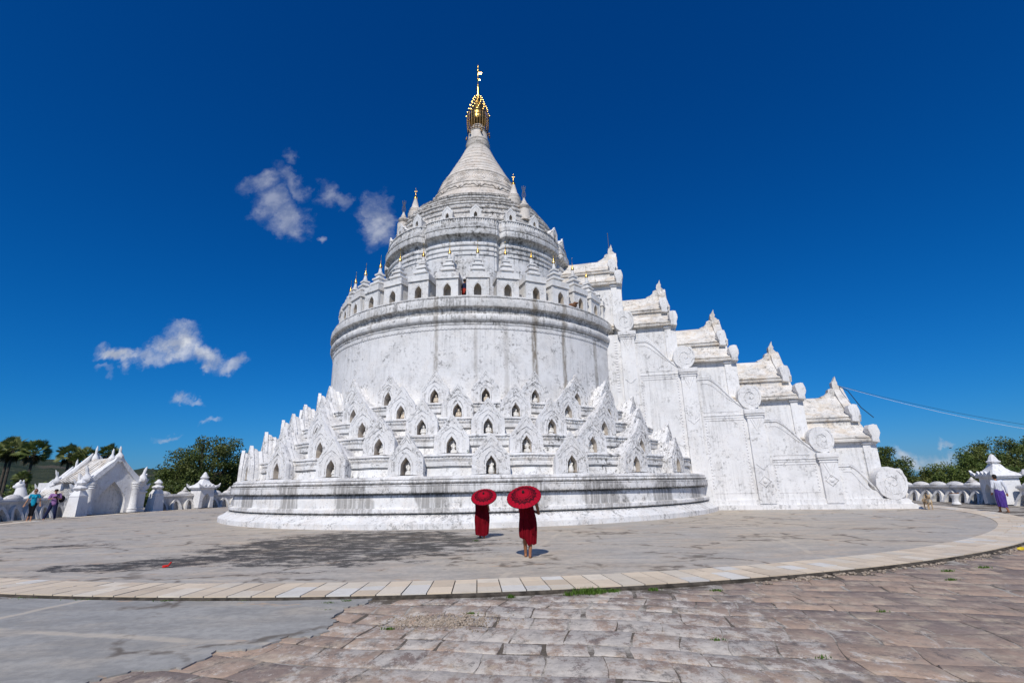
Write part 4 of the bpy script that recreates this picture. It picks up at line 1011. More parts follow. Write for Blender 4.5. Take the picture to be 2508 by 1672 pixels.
def foot(mb,a,d):
    a=V(a); d=V(d).normalized(); s=d.cross(V((0,0,1)))
    mb.cap(tuple(a),.038,tuple(a+V((0,0,-.045))-d*.025),.034,10)
    z=.025
    mb.cap((a.x-d.x*.03,a.y-d.y*.03,z+.006),.031,(a.x+d.x*.11,a.y+d.y*.11,z),.026,10)
    mb.cap(tuple(a+V((0,0,-.02))),.036,(a.x+d.x*.10,a.y+d.y*.10,z+.012),.026,10)
    for k in range(5):
        p=V((a.x,a.y,.016))+d*(.115)+s*(-.032+.016*k); mb.cap(tuple(p),.014,tuple(p+d*(.05-.006*k)),.010,6)
def head(mb,c,look,tilt=0):
    c=V(c); f=V(look).normalized(); s=f.cross(V((0,0,1))).normalized()
    mb.ball(tuple(c+V((0,0,.025))-f*.012),(.077,.088,.098)); mb.ball(tuple(c+f*.02+V((0,0,-.055))),(.056,.06,.058))
    mb.cap(tuple(c+f*.085+V((0,0,.01))),.010,tuple(c+f*.104+V((0,0,-.028))),.015,8)
    for q in (-1,1):
        mb.ball(tuple(c+s*q*.08+V((0,0,-.005))),(.014,.02,.032),u=8,v=6); mb.ball(tuple(c+f*.066+s*q*.033+V((0,0,.014))),(.016,.016,.012),u=8,v=6)
    mb.cap(tuple(c+f*.078-s*.02+V((0,0,-.06))),.009,tuple(c+f*.078+s*.02+V((0,0,-.06))),.009,6)
def body(J,look=(0,-1,0),torso=1.0):
    mb=MB()
    mb.cap(J['pel'],.125*torso,tuple((V(J['pel'])+V(J['chest']))/2),.115*torso,14); mb.cap(tuple((V(J['pel'])+V(J['chest']))/2),.115*torso,J['chest'],.135*torso,14)
    for s in 'lr':
        mb.cap(J['chest'],.11*torso,J['sh'+s],.052,10); mb.cap(J['sh'+s],.050,J['el'+s],.036,10); mb.cap(J['el'+s],.036,J['wr'+s],.025,10)
        mb.cap(J['pel'],.11*torso,J['hip'+s],.095,10); mb.cap(J['hip'+s],.088,J['kn'+s],.055,12); mb.cap(J['kn'+s],.054,tuple(V(J['kn'+s]).lerp(V(J['an'+s]),.3)),.055,10); mb.cap(tuple(V(J['kn'+s]).lerp(V(J['an'+s]),.3)),.055,J['an'+s],.036,10)
        foot(mb,J['an'+s],J.get('fd'+s,(0,-1,0))); hd=J.get('hd'+s,tuple(V(J['wr'+s])-V(J['el'+s]))); hand(mb,J['wr'+s],hd,1 if s=='l' else -1,J.get('curl',.4))
    mb.cap(J['chest'],.09,J['neck'],.055,10); mb.cap(J['neck'],.052,J['head'],.05,10); head(mb,J['head'],look)
    return mb
def limb(mb,a,ra,b,rb): mb.cap(a,ra,b,rb,12)
def hairblob(c,look,long=0):
    c=V(c); f=V(look).normalized(); mb=MB(); mb.ball(tuple(c-f*.022+V((0,0,.042))),(.087,.094,.095)); mb.ball(tuple(c-f*.04),(.078,.07,.09))
    if long: mb.cap(tuple(c-f*.06),.06,tuple(c-f*.075+V((0,0,-.16))),.035,10)
    # keep the face free
    mb.v=[tuple(V(p)-f*max(0,(V(p)-c).dot(f)-.045)) if p[2]<c.z+.06 else p for p in mb.v]
    return mb
def drape(rings,n=96,seed=0,hem=None):
    # rings: (z,cx,cy,rx,ry,fold) from top to bottom
    vs=[];fs=[]; rd=random.Random(seed); ph=[rd.uniform(0,6.3) for _ in range(4)]
    for j,(z,cx,cy,rx,ry,fo) in enumerate(rings):
        for i in range(n):
            a=2*pi*i/n
            k=1+1.8*fo*(.5*sin(9*a+ph[0]+z*1.5)+.35*sin(14*a+ph[1]-z*2)+.3*sin(5*a+ph[2]))
            zz=z+(hem(a) if hem and j>=len(rings)-3 else 0)*(1 if j==len(rings)-1 else .85 if j==len(rings)-2 else .4 if j==len(rings)-3 else 1)
            vs.append((cx+rx*k*cos(a),cy+ry*k*sin(a),zz))
    m=len(rings)
    for j in range(m-1):
        for i in range(n):
            q=(i+1)%n; fs.append((j*n+i,j*n+q,(j+1)*n+q,(j+1)*n+i))
    # turned-in hem gives the cloth a thickness
    b=len(vs); 
    for i in range(n):
        x,y,z=vs[(m-1)*n+i]; cx,cy=rings[-1][1:3]; vs.append((cx+(x-cx)*.93,cy+(y-cy)*.93,z+.01))
    for i in range(n):
        x,y,z=vs[(m-1)*n+i]; cx,cy=rings[-1][1:3]; vs.append((cx+(x-cx)*.88,cy+(y-cy)*.88,z+.22))
    for i in range(n):
        q=(i+1)%n; fs.append(((m-1)*n+i,(m-1)*n+q,b+q,b+i)); fs.append((b+i,b+q,b+n+q,b+n+i))
    return MB().add(vs,fs)
def monk(loc,s,rz,label,wide,seed,longhem):
    t=thing('person',label,'person',loc,rz,'monks under red parasols'); t.scale=(s,s,s)
    # local frame faces -y ; right arm on -x is bare
    J=dict(pel=(0,0,.92),chest=(0,-.01,1.26),neck=(0,.0,1.45),head=(0,-.03,1.585),shl=(.17,0,1.38),shr=(-.215,.01,1.37),
      ell=(.20,-.05,1.12),wrl=(.06,-.20,1.10),elr=(-.29,.01,1.05),wrr=(-.13,-.24,1.12),hipl=(.09,0,.88),hipr=(-.09,0,.88),
      knl=(.085,-.06,.50),anl=(.07,-.12,.075),knr=(-.06,-.02,.48),anr=(-.035,.10,.075),hdr=(.35,-.6,.6),curl=.9)
    if longhem: J.update(knl=(.08,-.02,.49),anl=(.08,-.03,.075),knr=(-.09,-.02,.49),anr=(-.09,.05,.075))
    remesh(body(J,(0,-1,-.05)),'body',M['skin_tan'],t)
    mb=MB().ball((0,-.02,1.625),(.083,.092,.09)); mb.v=[(x,max(y,-.085),z) for x,y,z in mb.v]; remesh(mb,'shaved_hair',M['hair'],t,.01)
    if longhem: hem=lambda a:.03*sin(a*2+1)-.02*max(0,cos(a))
    else: hem=lambda a:.15*max(0,min(1,(cos(a)-.05)/.55))-.05+.015*sin(7*a)
    zb=.12 if longhem else .36
    w=wide
    rings=[(1.43,.03,.01,.10,.075,.0),(1.415,.05,.005,.165,.105,.0),(1.36,.055,.0,.185*w,.125,.015),(1.27,.04,-.005,.188*w,.14,.02),(1.15,.025,-.005,.193*w,.15,.03),(1.04,.01,0,.203*w,.155,.035),(.94,.0,.0,.215*w,.165,.04),(.80,.0,.01,.225*w,.17,.05),(.66,.0,.01,.225*w,.172,.055),(.52,.0,.0,.215*w,.165,.06),(zb+.10,.0,.0,.205*w,.16,.07),(zb+.04,.0,0,.198*w,.155,.08),(zb,.0,0,.19*w,.15,.085)]
    r=drape(rings,96,seed,hem); 
    # slanting over-fold of the outer robe
    r.build('robe',M['robe'],t,smooth=60)
    f=MB()
    for q in range(4):
        f.tube([(.16-.05*q,.125+.02*q,1.36),(.04-.05*q,.165,1.12-.03*q),(-.06-.035*q,.178,.86-.03*q),(-.10-.02*q,.172,.58)],[.012,.018,.016,.008],6)
    for q in range(3): f.tube([(.05+.05*q,.172,.90),(.045+.05*q,.178,.66),(.035+.05*q,.168,zb+.12)],[.008,.014,.008],6)
    f.build('robe_fold',M['robe'],t,smooth=60)
    return t
monk((.28,11.83,0),.885,pi,'taller person in dark red robe walking away barefoot with bare right arm, nearer the camera',.98,2,False)
monk((-1.04,16.1,0),.765,pi,'smaller person in ankle length dark red robe further off, left of the other robed figure',1.28,5,True)
def parasolmat():
    m,T,b=newmat('red_parasol_cloth',.75,.08)
    p=T.new('ShaderNodeTexCoord').outputs['Object']; x,y,z=T.sep(p)
    r=T.math('SQRT',T.math('ADD',T.math('MULTIPLY',x,x),T.math('MULTIPLY',y,y))); a=T.math('ARCTAN2',y,x)
    rn=T.math('DIVIDE',r,.40)
    w=T.math('ABSOLUTE',T.math('SINE',T.math('MULTIPLY',a,8.0)))
    def band(c,wd,v=None):
        q=rn if v is None else T.math('ADD',rn,T.math('MULTIPLY',w,v)); return T.ramp(T.math('ABSOLUTE',T.math('SUBTRACT',q,c)),wd*.5,wd,1,0)
    n=T.noise(p,38,4)
    rib=T.ramp(T.math('ABSOLUTE',T.math('SINE',T.math('MULTIPLY',a,14.0))),.05,.30,1,0)
    k=T.math('MULTIPLY',band(.54,.15),T.ramp(n,.38,.54)); k=T.math('MAXIMUM',k,band(.66,.03)); k=T.math('MAXIMUM',k,T.math('MULTIPLY',band(.36,.02),.8))
    k=T.math('MAXIMUM',k,T.math('MULTIPLY',band(.74,.05,.10),.9))
    k=T.math('MAXIMUM',k,T.math('MULTIPLY',T.math('MULTIPLY',rib,T.ramp(rn,.05,.66,1,0)),.7)); k=T.math('MAXIMUM',k,T.math('MULTIPLY',rib,.55)); k=T.math('MAXIMUM',k,band(1.0,.055)); k=T.math('MAXIMUM',k,T.ramp(rn,.05,.09,1,0))
    col=T.mix(T.math('MULTIPLY',k,.95),(.41,.005,.022),(.022,.005,.009))
    T.set(b.inputs['Base Color'],col)
    tr=T.new('ShaderNodeBsdfTranslucent'); T.set(tr.inputs['Color'],col); ms=T.new('ShaderNodeMixShader'); ms.inputs[0].default_value=.15
    T.l.new(b.outputs[0],ms.inputs[1]); T.l.new(tr.outputs[0],ms.inputs[2]); T.l.new(ms.outputs[0],T.n['Material Output'].inputs[0]); return m
M['parasol']=parasolmat(); M['bamboo']=flat('bamboo',(.25,.13,.05),.5,0,.2,20)
def parasol(c,axis,label,R=.40):
    t=thing('parasol',label,'parasol',c,0,'red paper parasols'); ax=V(axis).normalized(); t.rotation_mode='QUATERNION'; t.rotation_quaternion=V((0,0,1)).rotation_difference(ax)
    n=28; mb=MB(); vs=[(0,0,.0)]; prof=[(.12,.0),(.35,-.018),(.65,-.055),(.88,-.09),(1.0,-.115)]
    vs=[];fs=[]
    for lay in (0,1):
        b=len(vs); vs.append((0,0,.10-.004*lay))
        for q,dz in prof:
            for i in range(n*2):
                a=pi*i/n; rr=R*q*(1 if i%2==0 else .985); vs.append((rr*cos(a),rr*sin(a),.10+dz*R/.40-(.006*q if i%2 else 0)-.004*lay))
        L=n*2
        for i in range(L): fs.append((b,b+1+i,b+1+(i+1)%L))
        for j in range(len(prof)-1):
            for i in range(L): k=(i+1)%L; fs.append((b+1+j*L+i,b+1+(j+1)*L+i,b+1+(j+1)*L+k,b+1+j*L+k))
        if lay: 
            o0=1+(len(prof)-1)*L
            for i in range(L): k=(i+1)%L; fs.append((o0+i,o0+k,b+o0+k,b+o0+i))
    mb.add(vs,fs); mb.build('canopy',M['parasol'],t,smooth=50)
    rb=MB()
    for i in range(n): a=2*pi*i/n; rb.tube([(.02*cos(a),.02*sin(a),.085),(R*.97*cos(a),R*.97*sin(a),-.022)],.0035,4)
    rb.build('ribs',M['bamboo'],t,smooth=30)
    MB().tube([(0,0,.10),(0,0,-.72)],.010,8).build('pole',M['bamboo'],t)
    MB().lathe([(.03,.085),(.032,.12),(.022,.135),(.02,.155),(.0,.16)],12).build('knob',M['hair'],t)
    return t
parasol((.20,11.52,1.315),(-.13,-.60,.79),'larger red paper parasol tilted over the taller robed person nearer the camera',.395)
parasol((-.965,15.86,1.225),(-.06,-.60,.80),'smaller looking red paper parasol over the robed person further off',.405)
# tourists on the left
def tourist_w():
    t=thing('person','person in turquoise top, black cropped leggings and sunglasses walking barefoot by the left wall','person',(-28.15,29.85,0),R_(42)); t.scale=(1.06,)*3
    J=dict(pel=(0,0,.95),chest=(0,-.02,1.27),neck=(0,-.02,1.44),head=(0,-.05,1.575),shl=(.16,0,1.38),shr=(-.16,0,1.38),ell=(.24,.03,1.13),wrl=(.29,-.04,.89),elr=(-.25,.05,1.13),wrr=(-.33,0,.89),
      hipl=(.085,0,.90),hipr=(-.085,0,.90),knl=(.05,-.05,.49),anl=(.05,-.02,.075),knr=(-.03,.02,.48),anr=(-.10,.14,.08))
    remesh(body(J,(.1,-1,-.08),.86),'body',M['skin'],t)
    s=MB(); limb(s,(0,-.01,1.30),.135,(0,-.01,1.12),.118); limb(s,(0,-.01,1.12),.118,(0,0,.90),.135)
    for q in (-1,1): limb(s,(0,-.01,1.33),.105,(q*.155,0,1.375),.066); limb(s,(q*.155,0,1.375),.064,(q*.20,.02,1.24),.056); s.ball((q*.065,-.115,1.27),.062)
    remesh(s,'shirt',M['teal'],t)
    l=MB()
    for q,k,a in ((1,J['knl'],J['anl']),(-1,J['knr'],J['anr'])):
        limb(l,(0,.0,.93),.128,(q*.085,0,.89),.104); limb(l,(q*.085,0,.89),.10,k,.063); limb(l,k,.062,tuple(V(k).lerp(V(a),.45)),.058)
    remesh(l,'leggings',M['leg'],t)
    remesh(hairblob((0,-.05,1.575),(.1,-1,0),1),'hair',M['hairred'],t,.01)
    MB().box(-.07,.07,-.16,-.125,1.575,1.61,b=.01).build('sunglasses',M['hair'],t)
tourist_w()
def tourist_m():
    t=thing('person','person in lilac shirt, jeans and dark cap looking down at a camera by the gateway','person',(-28.15,31.2,0),R_(38)); t.scale=(1.05,)*3
    J=dict(pel=(0,0,.93),chest=(0,-.01,1.26),neck=(0,-.03,1.44),head=(-.01,-.09,1.57),shl=(.19,0,1.39),shr=(-.19,0,1.39),ell=(.27,-.03,1.12),wrl=(.06,-.27,1.20),elr=(-.27,-.03,1.12),wrr=(-.07,-.27,1.20),
      hipl=(.09,0,.90),hipr=(-.09,0,.90),knl=(.12,-.02,.49),anl=(.16,.0,.075),knr=(-.17,0,.50),anr=(-.30,.04,.075),hdl=(-.6,-.4,.3),hdr=(.6,-.4,.3),curl=.9)
    remesh(body(J,(0,-1,-.4)),'body',M['skin'],t)
    s=MB(); limb(s,(0,-.01,1.28),.152,(0,0,1.08),.145); limb(s,(0,0,1.08),.145,(0,0,.90),.15)
    for q in (-1,1): limb(s,(0,-.01,1.31),.12,(q*.185,0,1.38),.075); limb(s,(q*.185,0,1.38),.072,(q*.25,-.02,1.19),.066)
    remesh(s,'shirt',M['plum'],t)
    l=MB()
    for q,k,a in ((1,J['knl'],J['anl']),(-1,J['knr'],J['anr'])):
        limb(l,(0,.0,.93),.135,(q*.09,0,.88),.115); limb(l,(q*.09,0,.88),.108,k,.078); limb(l,k,.077,(a[0],a[1],.10),.068)
    remesh(l,'jeans',M['jean'],t)
    c=MB(); c.ball((-.01,-.07,1.625),(.094,.10,.075)); c.add([],[]).box(-.075,.055,-.235,-.13,1.60,1.622,b=.008); c.build('cap',M['hair'],t)
    MB().box(-.07,.07,-.35,-.26,1.20,1.28,b=.012).tube([(0,-.36,1.235),(0,-.42,1.225)],[.036,.034],12).build('camera_body',M['hair'],t)
tourist_m()
bg=MB(); bg.ball((0,0,0),(.15,.11,.21),u=18,v=12); bg.ball((0,.08,-.06),(.11,.06,.12),u=14,v=10); bg.tube([(-.12,-.10,.2),(-.22,-.24,.26),(-.22,-.34,.05),(-.14,-.16,-.2)],.022,8)
tag(bg.build('backpack',M['blk'],None,(-27.93,31.42,1.19),R_(38),50),'black backpack slung on one side of the person in the lilac shirt','backpack')
def man_r():
    t=thing('person','person in white long sleeved shirt and purple longyi walking away on the right','person',(21.25,22.5,0),R_(168)); t.scale=(.93,)*3
    J=dict(pel=(0,0,.93),chest=(0,-.02,1.26),neck=(0,-.04,1.44),head=(.0,-.07,1.58),shl=(.19,0,1.39),shr=(-.19,0,1.39),ell=(.25,.03,1.11),wrl=(.24,-.10,.88),elr=(-.26,.05,1.12),wrr=(-.28,.02,.84),
      hipl=(.09,0,.90),hipr=(-.09,0,.90),knl=(.06,-.14,.50),anl=(.04,-.20,.09),knr=(-.04,.02,.48),anr=(-.05,.16,.08))
    remesh(body(J,(0,-1,-.1)),'body',M['skin_tan'],t)
    s=MB(); limb(s,(0,-.01,1.28),.15,(0,0,1.08),.142); limb(s,(0,0,1.08),.142,(0,.0,.98),.15)
    for q,e,w in ((1,J['ell'],J['wrl']),(-1,J['elr'],J['wrr'])): limb(s,(0,-.01,1.31),.12,(q*.185,0,1.38),.074); limb(s,(q*.185,0,1.38),.07,e,.056); limb(s,e,.055,tuple(V(e).lerp(V(w),.85)),.044)
    remesh(s,'shirt',M['white'],t)
    drape([(1.03,0,0,.155,.13,.0),(.98,0,0,.17,.14,.01),(.88,0,.0,.185,.165,.02),(.72,0,-.01,.19,.185,.03),(.55,0,-.02,.18,.195,.04),(.40,0,-.03,.165,.2,.05),(.30,0,-.03,.155,.2,.06),(.22,0,-.03,.15,.195,.07)],72,4,lambda a:.04*cos(a)).build('longyi',M['longyi'],t,smooth=60)
    remesh(hairblob((0,-.07,1.58),(0,-1,-.1)),'hair',M['hair'],t,.01)
man_r()
def person_top():
    x,y,_=polar(-.9,8.55); t=thing('person','tiny person in dark top and red cloth standing between two shrines high on the pagoda','person',(x,y,11.21),R_(150)); t.scale=(1.0,)*3
    J=dict(pel=(0,0,.92),chest=(0,0,1.26),neck=(0,0,1.44),head=(0,-.03,1.57),shl=(.17,0,1.38),shr=(-.17,0,1.38),ell=(.24,.0,1.13),wrl=(.20,-.15,.95),elr=(-.24,.0,1.13),wrr=(-.22,-.12,.92),hipl=(.09,0,.9),hipr=(-.09,0,.9),knl=(.09,-.03,.49),anl=(.09,0,.08),knr=(-.09,.02,.49),anr=(-.09,.06,.08))
    remesh(body(J,(0,-1,0)),'body',M['skin_tan'],t,.012)
    s=MB(); limb(s,(0,0,1.28),.145,(0,0,1.0),.14)
    for q in (-1,1): limb(s,(0,0,1.31),.12,(q*.17,0,1.37),.07); limb(s,(q*.17,0,1.37),.066,(q*.24,0,1.14),.05)
    remesh(s,'shirt',M['navy'],t,.012)
    remesh(MB().cap((0,0,1.02),.15,(0,0,.84),.155,14),'sash',M['redc'],t,.012)
    l=MB()
    for q,k,a in ((1,J['knl'],J['anl']),(-1,J['knr'],J['anr'])): limb(l,(q*.08,0,.88),.105,k,.07); limb(l,k,.07,a,.055)
    remesh(l,'trousers',M['leg'],t,.012); remesh(hairblob((0,-.03,1.57),(0,-1,0)),'hair',M['hair'],t,.012)
person_top()
# dog facing the camera
M['fur']=flat('tan_fur',(.46,.33,.19),.85,0,.25,14); M['furw']=flat('pale_fur',(.62,.54,.42),.85,0,.15,14)
def dog():
    t=thing('dog','tan and white dog standing at the foot of the stairway facing the camera','dog',(20.25,25.3,0),R_(-26))
    b=MB(); b.cap((0,-.20,.42),.118,(0,.05,.41),.105,12); b.cap((0,.05,.41),.105,(0,.30,.44),.085,12)
    b.cap((0,-.26,.47),.085,(0,-.36,.58),.068,10); b.ball((0,-.40,.62),(.072,.085,.07)); b.cap((0,-.45,.60),.046,(0,-.55,.575),.03,10)
    for s in (-1,1):
        b.cap((s*.045,-.36,.67),.028,(s*.075,-.36,.735),.010,8)
        b.cap((s*.075,-.24,.40),.06,(s*.08,-.26,.24),.036,8); b.cap((s*.08,-.26,.24),.030,(s*.08,-.25,.06),.023,8); b.cap((s*.08,-.25,.035),.026,(s*.08,-.29,.022),.022,8)
        b.cap((s*.07,.28,.42),.085,(s*.085,.22,.27),.05,8); b.cap((s*.085,.22,.27),.042,(s*.085,.34,.17),.027,8); b.cap((s*.085,.34,.17),.025,(s*.085,.31,.05),.022,8); b.cap((s*.085,.31,.03),.025,(s*.085,.27,.02),.022,8)
    b.tube([(0,.34,.47),(.02,.44,.52),(.04,.47,.62),(.03,.43,.70)],[.035,.03,.025,.014],8)
    remesh(b,'body',M['fur'],t,.009)
    w=MB(); w.cap((0,-.25,.40),.10,(0,-.31,.49),.072,12); remesh(w,'chest_patch',M['furw'],t,.01)
    f=MB(); f.ball((0,-.575,.585),(.016,.014,.013)); 
    for s in (-1,1): f.ball((s*.035,-.468,.635),(.011,.009,.010),u=8,v=6)
    f.build('face',M['hair'],t)
dog()
# litter
lt=MB(); lt.tube([(-.09,0,.03),(.02,.0,.035),(.07,.02,.05)],[.035,.04,.02],8); lt.prism([(.04,.02),(.10,.03),(.20,.15),(.17,.16),(.09,.08)],-.03,.03); lt.jitter(.008,2)
lt=lt.build('litter',flat('red_wrapper',(.60,.02,.015),.5),None,(-7.55,11.38,.0),.2,30); lt.scale=(.58,.58,.7); tag(lt,'crumpled red wrapper lying on the floor left of the dark stain','litter')
x,y,_=polar(31.6,26.45)
tag(MB().ball((0,0,.03),(.09,.05,.035)).ball((.08,.02,.03),(.05,.04,.03)).jitter(.01,4).build('litter',flat('yellow_wrapper',(.62,.45,.02),.5),None,(x,y,-.05),.2,30),'small yellow wrapper lying by the outer edge of the tile ring','litter')
# fallen gravel patch and rubble along the ring edge
gr=MB(); rd=random.Random(31)
for k in range(900):
    a=rd.gauss(0,.5); x=-.95+a*.62; y=6.85+rd.gauss(0,.16)
    r=rd.uniform(.006,.017); gr.ball((x,y,-.048+r*.5),(r,r*rd.uniform(.6,1),r*.8),u=5,v=4)
for k in range(420):
    ph=rd.uniform(14,52); x,y,_=polar(ph,26.32+abs(rd.gauss(0,.09))); r=rd.uniform(.012,.045); gr.ball((x,y,-.048+r*.3),(r,r*rd.uniform(.5,1),r*.55),u=5,v=4)
gm_=flat('gravel_stone',(.36,.29,.22),.9,0,.35,25); o=gr.build('gravel',gm_,None,smooth=0); o['kind']='stuff'; o['label']='loose gravel and rubble on the old paving beside the tile ring'
# grass tufts
gs=MB(); rd=random.Random(12)
def tuft(x,y,z,n,sp,h):
    for k in range(n):
        a=rd.uniform(0,2*pi); px=x+rd.gauss(0,sp); py=y+rd.gauss(0,sp*.35); hh=h*rd.uniform(.5,1.1); w=.004+.003*rd.random(); le=hh*rd.uniform(.2,.7)
        ca,sa=cos(a),sin(a)
        gs.add([(px-w*sa,py+w*ca,z),(px+w*sa,py-w*ca,z),(px+le*.4*ca+w*.7*sa,py+le*.4*sa-w*.7*ca,z+hh*.65),(px+le*.4*ca-w*.7*sa,py+le*.4*sa+w*.7*ca,z+hh*.65),(px+le*ca,py+le*sa,z+hh)],[(0,1,2,3),(3,2,4)])
for (ph,R,n,sp,h) in ((7.9,26.36,420,.14,.085),(8.75,26.36,130,.05,.06),(7.2,26.42,60,.03,.05),(5.3,26.40,70,.04,.05),(10.2,26.4,60,.05,.05),(12.1,26.7,90,.05,.035),(.05,26.4,60,.05,.045),(-.5,26.5,70,.05,.04),(-.3,26.9,60,.06,.03),(-3.6,26.32,60,.07,.03),(-5.0,26.32,50,.08,.03),(-6.3,26.32,90,.08,.04),(-9.4,26.32,60,.12,.04),(-11.9,26.32,60,.14,.04),
   (20.5,27.4,80,.05,.04),(22.3,26.9,70,.06,.04),(24.3,27.0,70,.06,.04),(28.5,28.6,70,.05,.04)):
    x,y,_=polar(ph,R); tuft(x,y,-.05,n,sp,h)
for (x,y,n) in ((-.62,7.2,50),(-1.55,6.55,60),(2.15,5.9,40),(-1.18,15.35,90),(4.6,6.9,50),(2.9,5.3,25)): tuft(x,y,-.05 if y<9 else 0,n,.04,.03)
o=gs.build('grass',M['grass'],None,smooth=0,recalc=False); o['kind']='stuff'; o['label']='small tufts of green grass in the joints of the paving'
# small plants sprouting from the niches
def sprout(phi,R,z,h,label):
    rd=random.Random(int(phi*10)); mb=MB()
    for k in range(26):
        a=rd.uniform(0,6.3); r=h*.35*rd.random(); zz=h*rd.uniform(.15,1); c=V((r*cos(a),r*sin(a)-.03,zz)); d=V((cos(a),sin(a),rd.uniform(-.4,.5)))*.045; e=d.cross(V((0,0,1))).normalized()*.022
        mb.add([tuple(c),tuple(c+d*.5+e),tuple(c+d),tuple(c+d*.5-e)],[(0,1,2,3)])
    x,y,_=polar(phi,R); t=thing('niche_plant',label,'plant',(x,y,z)); mb.build('leaves',M['grass'],t,smooth=0,recalc=False); MB().tube([(0,0,-.02),(.01,-.01,h*.5),(0,-.02,h*.9)],[.006,.005,.002],5).build('stem',M['bark'],t)
sprout(7.1,14.12,2.0,.32,'green sprig growing beside the beehive statue behind the taller robed person')
sprout(20.7,14.12,2.0,.42,'tall green sprig growing in a lowest row niche right of the big parasol')
sprout(-8.2+1.5,13.5,2.87,.16,'tiny green sprig on the ledge left of the centre niches'); sprout(2.6,13.4,2.85,.14,'tiny green sprig on the ledge between two central niches')
# ------------------------------------------------------------------ vegetation
def leaves(mb,c,r,n,size,rd,flatten=.75,droop=0):
    for k in range(n):
        while 1:
            p=V((rd.uniform(-1,1),rd.uniform(-1,1),rd.uniform(-1,1)))
            if p.length<=1: break
        p=p*(p.length**.3) if p.length>0 else p
        q=V((c[0]+p.x*r,c[1]+p.y*r,c[2]+p.z*r*flatten))
        nrm=V((rd.gauss(0,1),rd.gauss(0,1),rd.gauss(.7,.8))).normalized(); u=nrm.orthogonal().normalized(); u.rotate(Matrix.Rotation(rd.uniform(0,6.3),3,nrm)); w=nrm.cross(u)
        s=size*rd.uniform(.55,1.25)
        mb.add([tuple(q-u*s*.5),tuple(q-w*s*.28),tuple(q+u*s*.5),tuple(q+w*s*.28)],[(0,1,2,3)])
def tree(name,label,base,H,crown,mat,seed,n_clump=60,leafn=130,size=.34,trunk=.35,group=None,clr=1.3,lean=0):
    rd=random.Random(seed); t=thing(name,label,'tree',base,0,group)
    cz0,rx,rz=crown            # crown centre height, radius, half height
    lv=MB(); tr=MB(); tops=[]
    for k in range(n_clump):
        a=rd.uniform(0,2*pi); e=math.asin(rd.uniform(-.75,1)); q=rd.uniform(.55,1.0)
        wob=1+.18*sin(a*3+seed)+.12*sin(a*5+e*3)
        c=(rx*q*wob*cos(a)*cos(e)+lean*(.5+sin(e)),rx*q*wob*sin(a)*cos(e),cz0+rz*q*sin(e)*(1+.1*sin(a*2+seed)))
        leaves(lv,c,clr*rd.uniform(.6,1.25),int(leafn*rd.uniform(.6,1.3)),size,rd); tops.append(c)
    tr.tube([(0,0,-.3),(.05*rx*.2,0,cz0*.3),(lean*.3,0,cz0*.62),(lean*.5,0,cz0)],[trunk*1.35,trunk,trunk*.8,trunk*.4],10)
    for c in tops[::3]:
        m=V((lean*.3,0,cz0*rd.uniform(.35,.65))); e=V(c); md=m.lerp(e,.55)+V((0,0,rz*.12)); tr.tube([tuple(m),tuple(md),tuple(e)],[trunk*.38,trunk*.2,.03],6)
    lv.build('crown',mat,t,smooth=0,recalc=False); tr.build('trunk',M['bark'],t)
    return t
GZ=-4.2
tree('banyan_tree','very broad dark green tree with a rounded crown left of the pagoda',(-44.0,71,GZ),14,(6.6,6.0,6.6),M['leaf'],5,170,230,.31,.9,None,1.45,.9)
gl='green trees beyond the left wall'
for k,(x,y,h,r,lab,mt) in enumerate(((-50.5,72,5.6,3.4,'bushy green tree at the left foot of the broad dark tree','leaf2'),(-38.6,73,7.4,3.6,'dark leafy tree between the broad tree and the pagoda tiers','leaf'),(-63.5,58,5.2,3.2,'dark bushy tree at the left edge under the tallest palms','leaf'),(-59.5,60,4.6,3.0,'dark bushy tree below the second palm from the left','leaf'),(-55.5,62,4.6,2.8,'low green tree behind the lion statues','leaf2'),(-68,70,5.2,3.6,'green tree behind the palms at the left edge','leaf2'),(-52.5,66,4.0,2.6,'small light green tree behind the gateway roofs','leaf2'),(-47.5,60,3.2,2.0,'low shrub like tree right of the gateway','leaf2'),(-58,78,5.4,3.4,'green tree in front of the hill between the palm pairs','leaf2'))):
    tree('leafy_tree',lab,(x,y,GZ),h+2,(h*.62,r,h*.42),M[mt],40+k,46,160,.28,.25,gl,1.2)
gr_='trees beyond the right wall'
for k,(x,y,h,r,lab,mt) in enumerate(((50.4,69,9.6,3.0,'tall dark tree standing just right of the stairway end scroll','leaf'),(54.3,72,6.0,2.0,'small dark tree right of the scroll, in its shade gap','leaf'),(57.3,68,7.0,2.7,'rounded green tree above the wall near the stone bowl','leaf2'),(60.6,68,8.0,2.9,'green tree left of the domed shrine, middle of the row','leaf2'),(63.8,69,9.3,3.1,'taller green tree behind the domed right shrine','leaf2'),(67.6,70,10.6,3.3,'tall loose crowned tree behind the passing man','leaf'),(71.6,70,10.9,3.4,'tall green tree at the right edge of the view','leaf2'),(66.5,62,7.0,2.8,'lower bright green tree in front of the taller right trees','leaf2'),(61,62,6.2,2.4,'low bright green tree just over the right wall domes','leaf2'),(75,72,10.5,3.6,'outermost green tree beyond the right edge shrine','leaf'))):
    tree('forest_tree',lab,(x,y,GZ),h,(h*.62,r,h*.40),M[mt],80+k,60,190,.27,.28,gr_,1.15)
